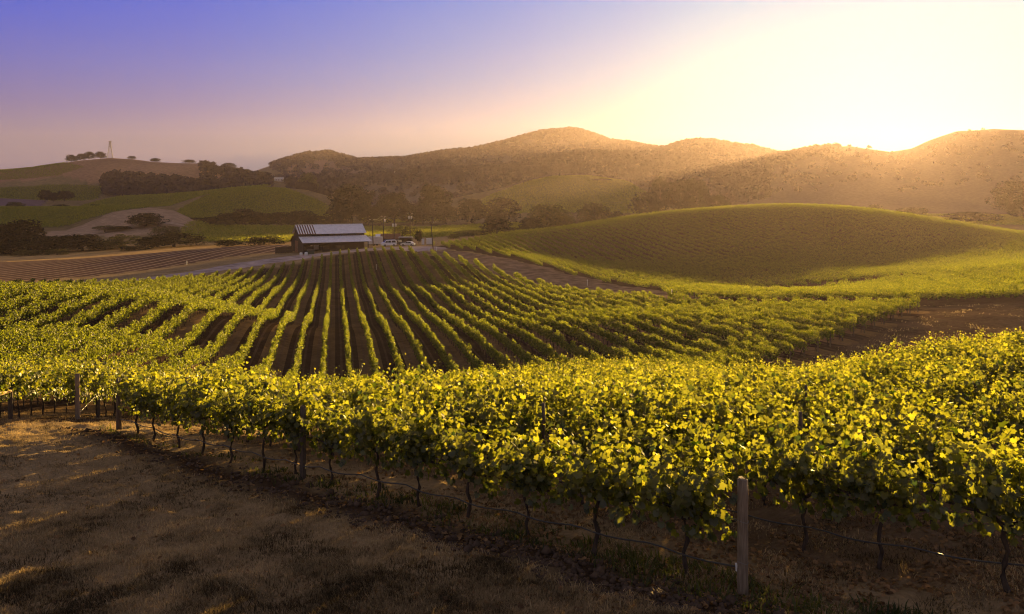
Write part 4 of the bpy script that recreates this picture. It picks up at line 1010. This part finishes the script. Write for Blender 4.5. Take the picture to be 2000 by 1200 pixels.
def barn():
    u, d = 592, 240; x = (u - 1000) / F * d; z = tz(x + 6, d + 4) - .35
    root = empty('barn', (x, d, z), R(29), 'long dark wooden barn with grey tin roofs above the vine rows', 'barn')
    root.scale = (1.04, 1.0, .93)
    L_ = 19.6   # along local x; local y goes back
    # open shed at the front, tall nave behind it, low shed at the back
    NV0, NV1, RB = 4.2, 11.0, 14.5
    w = MB()
    w.box((L_ / 2, NV0 + .1, 3.15), (L_, .2, 6.3)); w.box((L_ / 2, NV1 - .1, 3.1), (L_ - .02, .2, 6.2))
    w.build('nave_wall', M_BOARD, root)
    for xx, nm in ((0, 'gable_wall'), (L_, 'gable_wall')):
        g_ = MB(); prof = [(NV0 + .2, 0), (NV1 - .2, 0), (NV1 - .2, 6.2), ((NV0 + NV1) / 2, 8.75), (NV0 + .2, 6.2)]
        y0, y1 = (xx, xx + .2) if xx == 0 else (xx - .2, xx)
        g_.add([(y0, p_, q_) for p_, q_ in prof] + [(y1, p_, q_) for p_, q_ in prof], [tuple(range(5)), tuple(reversed(range(5, 10)))] + [(i, i + 5, (i + 1) % 5 + 5, (i + 1) % 5) for i in range(5)])
        g_.build(nm, M_BOARD, root)
    yr = (NV0 + NV1) / 2
    rm = [((-.5, NV0 - .55, 6.05), (4.7, NV0 - .55, 6.05), (4.7, yr, 8.95), (-.5, yr, 8.95), 0), ((4.7, NV0 - .55, 6.05), (L_ + .5, NV0 - .55, 6.05), (L_ + .5, yr, 8.95), (4.7, yr, 8.95), 1)]
    sheet('roof', *rm[1][:4], 24, .06, M_TIN, root)
    old = sheet('roof_patch', *rm[0][:4], 8, .05, M_RUST, root); old['label'] = 'striped old roof end of alternating tin and rust sheets'
    for i in range(7):   # bright sheets laid over the rusty end
        x0 = -.46 + i * .74
        sheet('tin_strip', (x0, NV0 - .56, 6.13), (x0 + .36, NV0 - .56, 6.13), (x0 + .36, yr, 9.03), (x0, yr, 9.03), 2, .03, M_TIN, old)
    sheet('roof', (L_ + .5, NV1 + .55, 6.05), (-.5, NV1 + .55, 6.05), (-.5, yr, 8.93), (L_ + .5, yr, 8.93), 30, .06, M_TIN, root)
    MB().box((L_ / 2, yr, 9.06), (L_ + 1.0, .35, .06)).build('ridge_cap', M_TIN, root)
    # front shed roof with posts, rail and low boards
    sheet('shed_roof', (-.3, -.5, 3.45), (L_ + .9, -.5, 3.45), (L_ + .5, NV0 - .03, 5.25), (-.3, NV0 - .03, 5.25), 30, .05, M_TIN, root)
    for i in range(8): MB().box((.15 + i * (L_ - .3) / 7, .1, 1.72), (.2, .2, 3.44)).build('shed_post', M_BOARD, root)
    MB().box((L_ / 2, .1, 3.3), (L_ - .35, .16, .22)).build('beam', M_BOARD, root)
    for i in range(7):
        a = .15 + i * (L_ - .3) / 7
        if i in (1, 4): continue
        MB().box((a + (L_ - .3) / 14, .1, .85 if i % 2 else .6), ((L_ - .3) / 7 - .24, .1, 1.7 if i % 2 else 1.2)).build('board_panel', M_BOARD, root)
    for yy, s_ in ((0.1, 0),):
        MB().add([(0, .25, 0), (0, NV0, 0), (0, NV0, 5.1), (0, .25, 3.35), (.15, .25, 0), (.15, NV0, 0), (.15, NV0, 5.1), (.15, .25, 3.35)], [(0, 1, 2, 3), (7, 6, 5, 4), (0, 4, 5, 1), (1, 5, 6, 2), (2, 6, 7, 3), (3, 7, 4, 0)]).build('shed_wall', M_BOARD, root)
    # low shed at the back of the gable
    MB().add([(0, NV1, 0), (0, RB, 0), (0, RB, 3.3), (0, NV1, 5.2), (L_, NV1, 0), (L_, RB, 0), (L_, RB, 3.3), (L_, NV1, 5.2)], [(0, 1, 2, 3), (7, 6, 5, 4), (0, 4, 5, 1), (1, 5, 6, 2), (2, 6, 7, 3), (3, 7, 4, 0)]).build('rear_shed', M_BOARD, root)
    sheet('shed_roof', (L_ + .4, RB + .5, 3.15), (-.4, RB + .5, 3.15), (-.4, NV1 + .03, 5.3), (L_ + .4, NV1 + .03, 5.3), 30, .05, M_RUST, root)
    dr = MB().box((-.05, 7.6, 1.9), (.1, 3.4, 3.8)).build('barn_door', M_RUST, root); MB().box((-.13, 6.2, 1.7), (.06, .08, .5)).build('handle', M_STEEL, dr)
    MB().box((4.4, NV0 - .06, 1.7), (2.4, .12, 1.5)).build('window', M_CREAM, root)
    for i in range(3): MB().box((2.2 + i * 4.6, 2.4, 1.1), (2.6, 1.6, 2.1)).build('stored_crates', M_BIN, root)
    return root
barn()

def at(u, d): x = (u - 1000) / F * d; return (x, d, tz(x, d))
# crates stacked by the barn corner
bp = None
for i in range(5):
    for j in range(2):
        x, y, z = at(541 + i * 6.6, 248 + .5 * i)
        lab = f'{ordinal(i + 1)} dark wooden picking bin, {"upper" if j else "lower"} layer of the stack beside the barn'
        if bp is None:
            bp = empty('picking_bin', (x, y, z + .02)); m = MB()
            MB().box((0, 0, .16), (1.0, 1.1, .06)).build('floor_boards', M_BIN, bp)
            for q, s_ in (((0, .56, .55), (1.08, .05, .78)), ((0, -.56, .55), (1.08, .05, .78)), ((.515, 0, .55), (.05, 1.06, .78)), ((-.515, 0, .55), (.05, 1.06, .78))): MB().box(q, s_).build('side_board', M_BIN, bp)
            for q in (-.45, 0, .45): MB().box((q, 0, .065), (.12, 1.1, .13)).build('skid', M_BIN, bp)
            o = bp
        else: o = copy_tree(bp)
        o.location = (x, y, z + .02 + j * .96); o.rotation_euler = (0, 0, .3 + .05 * i); tag(o, lab, 'crate', 'picking bins stacked by the barn')
def dumpster():
    x, y, z = at(607, 236); r_ = empty('dumpster', (x, y, z), .3, 'dark green dumpster in front of the barn corner', 'dumpster')
    MB().prism([(-.95, 0.15), (.95, 0.15), (1.1, 1.25), (-1.1, 1.25)], -.7, .7).build('bin_body', M_GREEN, r_, None, False, .02)
    MB().box((0, 0, 1.3), (2.25, 1.5, .07), rx=.06).build('lid', M_CARDARK, r_)
    for a in (-.8, .8):
        for b in (-.55, .55): MB().tube([(a, b - .04, .08), (a, b + .04, .08)], .08, 10).build('caster', M_TYRE, r_)
dumpster()
def tank(u, d, s, label):
    x, y, z = at(u, d); r_ = empty('water_tank', (x, y, z), 0, label, 'tank')
    MB().tube([(0, 0, .02), (0, 0, .9 * s), (0, 0, 1.05 * s), (0, 0, 1.1 * s)], [.5 * s, .5 * s, .36 * s, .1 * s], 16).build('tank_body', M_WHITE, r_, None, True)
    MB().tube([(0, 0, 1.09 * s), (0, 0, 1.17 * s)], .16 * s, 12).build('tank_cap', M_CARDARK, r_)
tank(588, 234, .85, 'small white water tank at the barn corner'); tank(598, 232.5, .95, 'white water tank next to the dark green dumpster')

# yard: trailer, sheds, vehicles
def trailer():
    x, y, z = at(733, 268); r_ = empty('box_trailer', (x, y, z), .25, 'white box trailer standing at the far end of the barn', 'trailer')
    MB().box((0, 0, 1.75), (4.8, 2.2, 2.4)).build('trailer_box', M_CREAM, r_, None, False, .04)
    MB().box((0, 0, .48), (4.9, 1.6, .12)).build('chassis', M_CARDARK, r_)
    for a in (-.5, .5):
        for b in (-.95, .95): MB().tube([(a, b - .1, .34), (a, b + .1, .34)], .34, 14).build('wheel', M_TYRE, r_)
    MB().box((-2.43, 0, 1.7), (.05, 1.9, 2.0)).build('rear_door', M_CAN, r_)
    MB().tube([(2.4, 0, .48), (3.5, 0, .46)], .05, 6).build('tow_bar', M_CARDARK, r_)
trailer()
def vehicle(kind, u, d, rz, paint, label, cat, name):
    x, y, z = at(u, d); r_ = empty(name, (x, y, z + .02), rz, label, cat, 'vehicles parked in the barn yard')
    prof = {'van': [(-2.35, .35), (2.35, .35), (2.4, .85), (2.2, 1.15), (1.55, 1.3), (.95, 2.0), (-2.25, 2.05), (-2.4, 1.2)],
            'pickup': [(-2.6, .45), (2.6, .45), (2.62, .95), (2.4, 1.12), (1.2, 1.2), (.65, 1.78), (-.75, 1.8), (-.95, 1.2), (-2.6, 1.2)],
            'car': [(-2.2, .3), (2.2, .3), (2.25, .7), (1.9, .88), (1.0, .98), (.35, 1.42), (-1.1, 1.45), (-1.75, 1.0), (-2.25, .92)]}[kind]
    w = .92
    MB().prism(prof, -w, w).build('body', paint, r_, None, False, .06)
    gl = {'van': [[(.95, 1.22), (1.42, 1.3), (.95, 1.85), (.55, 1.85), (.55, 1.22)], [(.4, 1.22), (.4, 1.85), (-.5, 1.85), (-.5, 1.22)], [(-.7, 1.22), (-.7, 1.85), (-2.0, 1.85), (-2.1, 1.22)]],
          'pickup': [[(.9, 1.18), (.55, 1.68), (.1, 1.68), (.1, 1.18)], [(0, 1.18), (0, 1.68), (-.65, 1.68), (-.75, 1.18)]],
          'car': [[(.8, .98), (.3, 1.34), (-.2, 1.34), (-.2, .98)], [(-.3, .98), (-.3, 1.34), (-1.0, 1.34), (-1.4, 1.0)]]}[kind]
    for p_ in gl:
        for s_ in (-1, 1): MB().prism(p_, s_ * (w + .004), s_ * (w + .02)).build('side_window', M_GLASS, r_)
    a, b = {'van': ((1.52, 1.33), (.99, 1.95)), 'pickup': ((1.16, 1.25), (.70, 1.73)), 'car': ((.97, 1.02), (.40, 1.38))}[kind]
    MB().add([(a[0] + .02, -.8, a[1]), (a[0] + .02, .8, a[1]), (b[0] + .02, .75, b[1]), (b[0] + .02, -.75, b[1]), (a[0] + .05, -.8, a[1] + .02), (a[0] + .05, .8, a[1] + .02), (b[0] + .05, .75, b[1] + .02), (b[0] + .05, -.75, b[1] + .02)], [(3, 2, 1, 0), (4, 5, 6, 7), (0, 1, 5, 4), (1, 2, 6, 5), (2, 3, 7, 6), (3, 0, 4, 7)]).build('windscreen', M_GLASS, r_)
    L_ = prof[1][0]
    for sx in (-1, 1):
        for sy in (-1, 1):
            wh = MB().tube([(sx * L_ * .62, sy * .74, .34), (sx * L_ * .62, sy * .95, .34)], .34, 16).build('wheel', M_TYRE, r_); MB().tube([(sx * L_ * .62, sy * .94, .34), (sx * L_ * .62, sy * .965, .34)], .2, 12).build('rim', M_STEEL, wh)
    for sy in (-1, 1): MB().box((L_ + .02, sy * .68, .72), (.06, .32, .16)).build('headlight', M_LAMP, r_)
vehicle('van', 759, 256, R(205), M_CARWHITE, 'white van with dark side windows parked by the trailer', 'van', 'parked_van')
vehicle('pickup', 777, 259, R(155), M_CARDARK, 'dark pickup truck parked beside the white van', 'pickup truck', 'pickup_truck')
vehicle('car', 797, 253, R(170), M_CARGREY, 'silver car parked under the dark open carport', 'car', 'parked_car')
def carport():
    x, y, z = at(792, 264); r_ = empty('carport', (x, y, z), .05, 'dark open carport behind the silver car', 'carport')
    MB().box((0, 0, 2.5), (4.6, 4.2, .14)).build('roof', M_CARDARK, r_)
    for a in (-2.2, 2.2):
        for b in (-1.9, 1.9): MB().box((a, b, 1.21), (.12, .12, 2.42)).build('post', M_CARDARK, r_)
    MB().box((0, 1.98, 1.2), (4.28, .06, 2.3)).build('rear_panel', M_BOARD, r_)
carport()
def shed(u, d, L_, W_, H, rz, wall, roof, label, cat='shed', name='shed', wins=2, group=None):
    x, y, z = at(u, d); r_ = empty(name, (x, y, z), rz, label, cat, group); rise = W_ * .28
    prof = [(-W_ / 2, -.3), (W_ / 2, -.3), (W_ / 2, H), (0, H + rise), (-W_ / 2, H)]
    n = len(prof)
    vs = [(-L_ / 2, p_, q_) for p_, q_ in prof] + [(L_ / 2, p_, q_) for p_, q_ in prof]
    MB().add(vs, [tuple(range(n)), tuple(reversed(range(n, 2 * n)))] + [(i, i + n, (i + 1) % n + n, (i + 1) % n) for i in range(n)]).build('wall', wall, r_)
    o_ = .06 * W_; k = rise / (W_ / 2)
    for s_ in (-1, 1):
        e = Vector((0, s_ * (W_ / 2 + o_), H - k * o_ + .02)); t_ = Vector((0, 0, H + rise + .02)); th = Vector((0, 0, .16))
        vs = []
        for xx in (-L_ / 2 - o_, L_ / 2 + o_): vs += [Vector((xx, 0, 0)) + e, Vector((xx, 0, 0)) + t_, Vector((xx, 0, 0)) + t_ + th, Vector((xx, 0, 0)) + e + th]
        MB().add(vs, [(0, 1, 2, 3), (7, 6, 5, 4), (0, 4, 5, 1), (1, 5, 6, 2), (2, 6, 7, 3), (3, 7, 4, 0)]).build('roof', roof, r_)
    for i in range(wins):
        a = -L_ / 2 + (i + .7) * L_ / (wins + .4)
        MB().box((a, -W_ / 2 - .03, H * .55), (L_ * .12, .06, H * .4)).build('window', M_GLASS, r_)
    MB().box((L_ * .38, -W_ / 2 - .03, H * .38), (L_ * .1, .06, H * .74)).build('door', M_BOARD, r_)
shed(763, 288, 6.5, 5, 1.7, .1, M_BOARD, M_RUST, 'low dark brown shed behind the white van')
shed(747, 296, 4.6, 3.4, 1.9, .15, M_BOARD, M_TIN, 'low shed with a pale tin roof behind the box trailer')
def cabinet(u, d, s, label):
    x, y, z = at(u, d); r_ = empty('pump_cabinet', (x, y, z), .1, label, 'cabinet', 'white boxes by the hill vineyard tip')
    MB().box((0, 0, s[2] / 2 + .12), s).build('cabinet_body', M_CREAM, r_, None, False, .03)
    MB().box((0, 0, s[2] + .16), (s[0] + .12, s[1] + .12, .07)).build('cabinet_lid', M_CAN, r_)
    MB().box((0, 0, .06), (s[0] - .1, s[1] - .1, .13)).build('plinth', M_STEEL, r_)
    MB().box((s[0] * .2, -s[1] / 2 - .015, s[2] * .55), (s[0] * .5, .03, s[2] * .7)).build('cabinet_door', M_CAN, r_)
cabinet(826, 262, (.85, .8, 1.7), 'narrow white cabinet at the tip of the hill vineyard'); cabinet(839, 263, (2.1, 1.4, 1.8), 'wide white cabinet behind the crossarm pole')
GH = 'far farm buildings'
shed(545, 1310, 14, 9, 3.6, .2, M_CREAM, M_CREAM, 'white farmhouse on the fold below the wooded ridge', 'house', 'farmhouse', 3, GH)
shed(783, 1690, 26, 10, 3.0, .1, M_CREAM, M_CREAM, 'long pale building on the shoulder of the foothill', 'building', 'farm_building', 3, GH)
shed(1624, 1010, 10, 6, 3, .1, M_CREAM, M_CREAM, 'small pale farm shed in the glow below the sun', 'shed', 'farm_building', 1, GH)
shed(1670, 990, 13, 9, 3.6, .4, M_CREAM, M_CREAM, 'larger pale farm shed in the glow below the sun', 'shed', 'farm_building', 2, GH)
shed(1692, 1040, 13, 8, 3.4, .1, M_CREAM, M_CREAM, 'pale farm shed farthest along in the glow below the sun', 'shed', 'farm_building', 2, GH)

# ------------------------------------------------------------------ poles, wires, pylons
def pole(u, d, vtop, arm, label, cans=0, lean=0, vb=None, az=.1):
    x, y, z = at(u, d); h = (380 - vtop) / F * d - z; r_ = empty('utility_pole', (x, y, z), az, label, 'utility pole', 'utility poles by the barn')
    MB().tube([(0, 0, -.2), (lean * .5, 0, h * .5), (lean, 0, h)], [.17, .145, .115], 10).build('pole', M_POLE, r_, None, True)
    if arm:
        a = MB().box((lean, -.16, h - .45), (arm, .12, .14)).build('crossarm', M_POLE, r_)
        for q in (-.46, -.25, .25, .46): MB().tube([(lean + arm * q, -.16, h - .38), (lean + arm * q, -.16, h - .2)], [.05, .035], 8).build('insulator', M_CAN, a)
    for i in range(cans):
        sx = (-1, 1)[i] if cans > 1 else 1
        c = MB().tube([(lean + sx * .45, 0, h - 2.3), (lean + sx * .45, 0, h - 1.35), (lean + sx * .45, 0, h - 1.25)], [.28, .28, .2], 14).build('transformer', M_CAN, r_, None, True)
        MB().tube([(lean + sx * .1, 0, h - 1.8), (lean + sx * .2, 0, h - 1.8)], .06, 6).build('bracket', M_STEEL, c)
    return Vector((x + lean, y, z + h - .25))
p1 = pole(729, 262, 427, 1.8, 'slim utility pole rising from behind the box trailer', 0, -.35)
p2 = pole(749, 285, 421, 1.8, 'utility pole with one grey transformer behind the white van', 1)
p3 = pole(770, 275, 430, 0, 'utility pole with two grey transformers behind the dark pickup', 2)
p4 = pole(801, 290, 416, 1.8, 'tall utility pole with two transformers behind the carport', 2)
pole(847, 218, 432, 2.9, 'leaning utility pole with a bare crossarm at the vine row ends', 0, -.75)
def span(a, b, sag, off, label):
    o_ = Vector((off, -.16, 0)); pts = [a.lerp(b, t) + o_ - Vector((0, 0, sag * 4 * t * (1 - t))) for t in np.linspace(0, 1, 14)]
    tag(MB().tube(pts, .022, 5).build('power_line', M_STEEL), label, 'power line', 'power lines between the poles by the barn')
span(p1, p2, .8, -.8, 'upper power line from the slim pole to the single transformer pole'); span(p1, p2, .8, .8, 'lower power line from the slim pole to the single transformer pole')
span(p2, p4, 1.4, -.8, 'upper power line between the two tall transformer poles'); span(p2, p4, 1.4, .8, 'lower power line between the two tall transformer poles')
def pylon(u, d, vtop, w, arms, label):
    x, y, z = at(u, d); h = (380 - vtop) / F * d - z; r_ = empty('pylon', (x, y, z - .5), .5, label, 'pylon', 'pylons on the far hills')
    h += .5; t = .34 * h / 28; m = MB()
    def hw(f): return w * (1 - f) ** 1.1 * .5 + w * .09
    lv = [0, .22, .42, .58, .72, .84, .93, 1.0]
    for sx, sy in ((1, 1), (1, -1), (-1, -1), (-1, 1)):
        MB().tube([(sx * hw(f), sy * hw(f), h * f) for f in lv], t, 4).build('leg', M_STEEL, r_)
    for a, b in zip(lv[:-1], lv[1:]):
        c = [(hw(a), hw(a)), (hw(a), -hw(a)), (-hw(a), -hw(a)), (-hw(a), hw(a))]; c2 = [(hw(b), hw(b)), (hw(b), -hw(b)), (-hw(b), -hw(b)), (-hw(b), hw(b))]
        for i in range(4):
            j = (i + 1) % 4; m.tube([(*c[i], h * a), (*c2[j], h * b)], t * .6, 4); m.tube([(*c[j], h * a), (*c2[i], h * b)], t * .6, 4)
    m.build('lattice', M_STEEL, r_)
    for f, L_ in arms: MB().tube([(-L_, 0, h * f), (0, 0, h * f + .5), (L_, 0, h * f)], [t * .6, t * 1.6, t * .6], 4).build('crossarm', M_STEEL, r_)
pylon(215, 1385, 276, 7.5, ((.97, 3.4), (.82, 4.4), (.67, 4.0)), 'tall lattice pylon on top of the golden hill')
pylon(131, 1420, 302, 4.5, ((.92, 5.2),), 'small wide armed pylon behind the crest oaks')

# ------------------------------------------------------------------ haze: the dusty evening air
def haze():
    o = MB().box((0, 1500, 110), (5200, 3800, 300)).build('haze', bpy.data.materials.new('dusty_air'))
    m = o.data.materials[0]; m.use_nodes = True; nt = m.node_tree; nt.nodes.clear()
    out = nt.nodes.new('ShaderNodeOutputMaterial'); v = nt.nodes.new('ShaderNodeVolumePrincipled'); nt.links.new(v.outputs[0], out.inputs['Volume'])
    v.inputs['Color'].default_value = (1.0, .80, .90, 1); v.inputs['Density'].default_value = .000056; v.inputs['Anisotropy'].default_value = .6
    tag(o, 'dusty evening haze filling the valley', None, None, 'stuff')
haze()
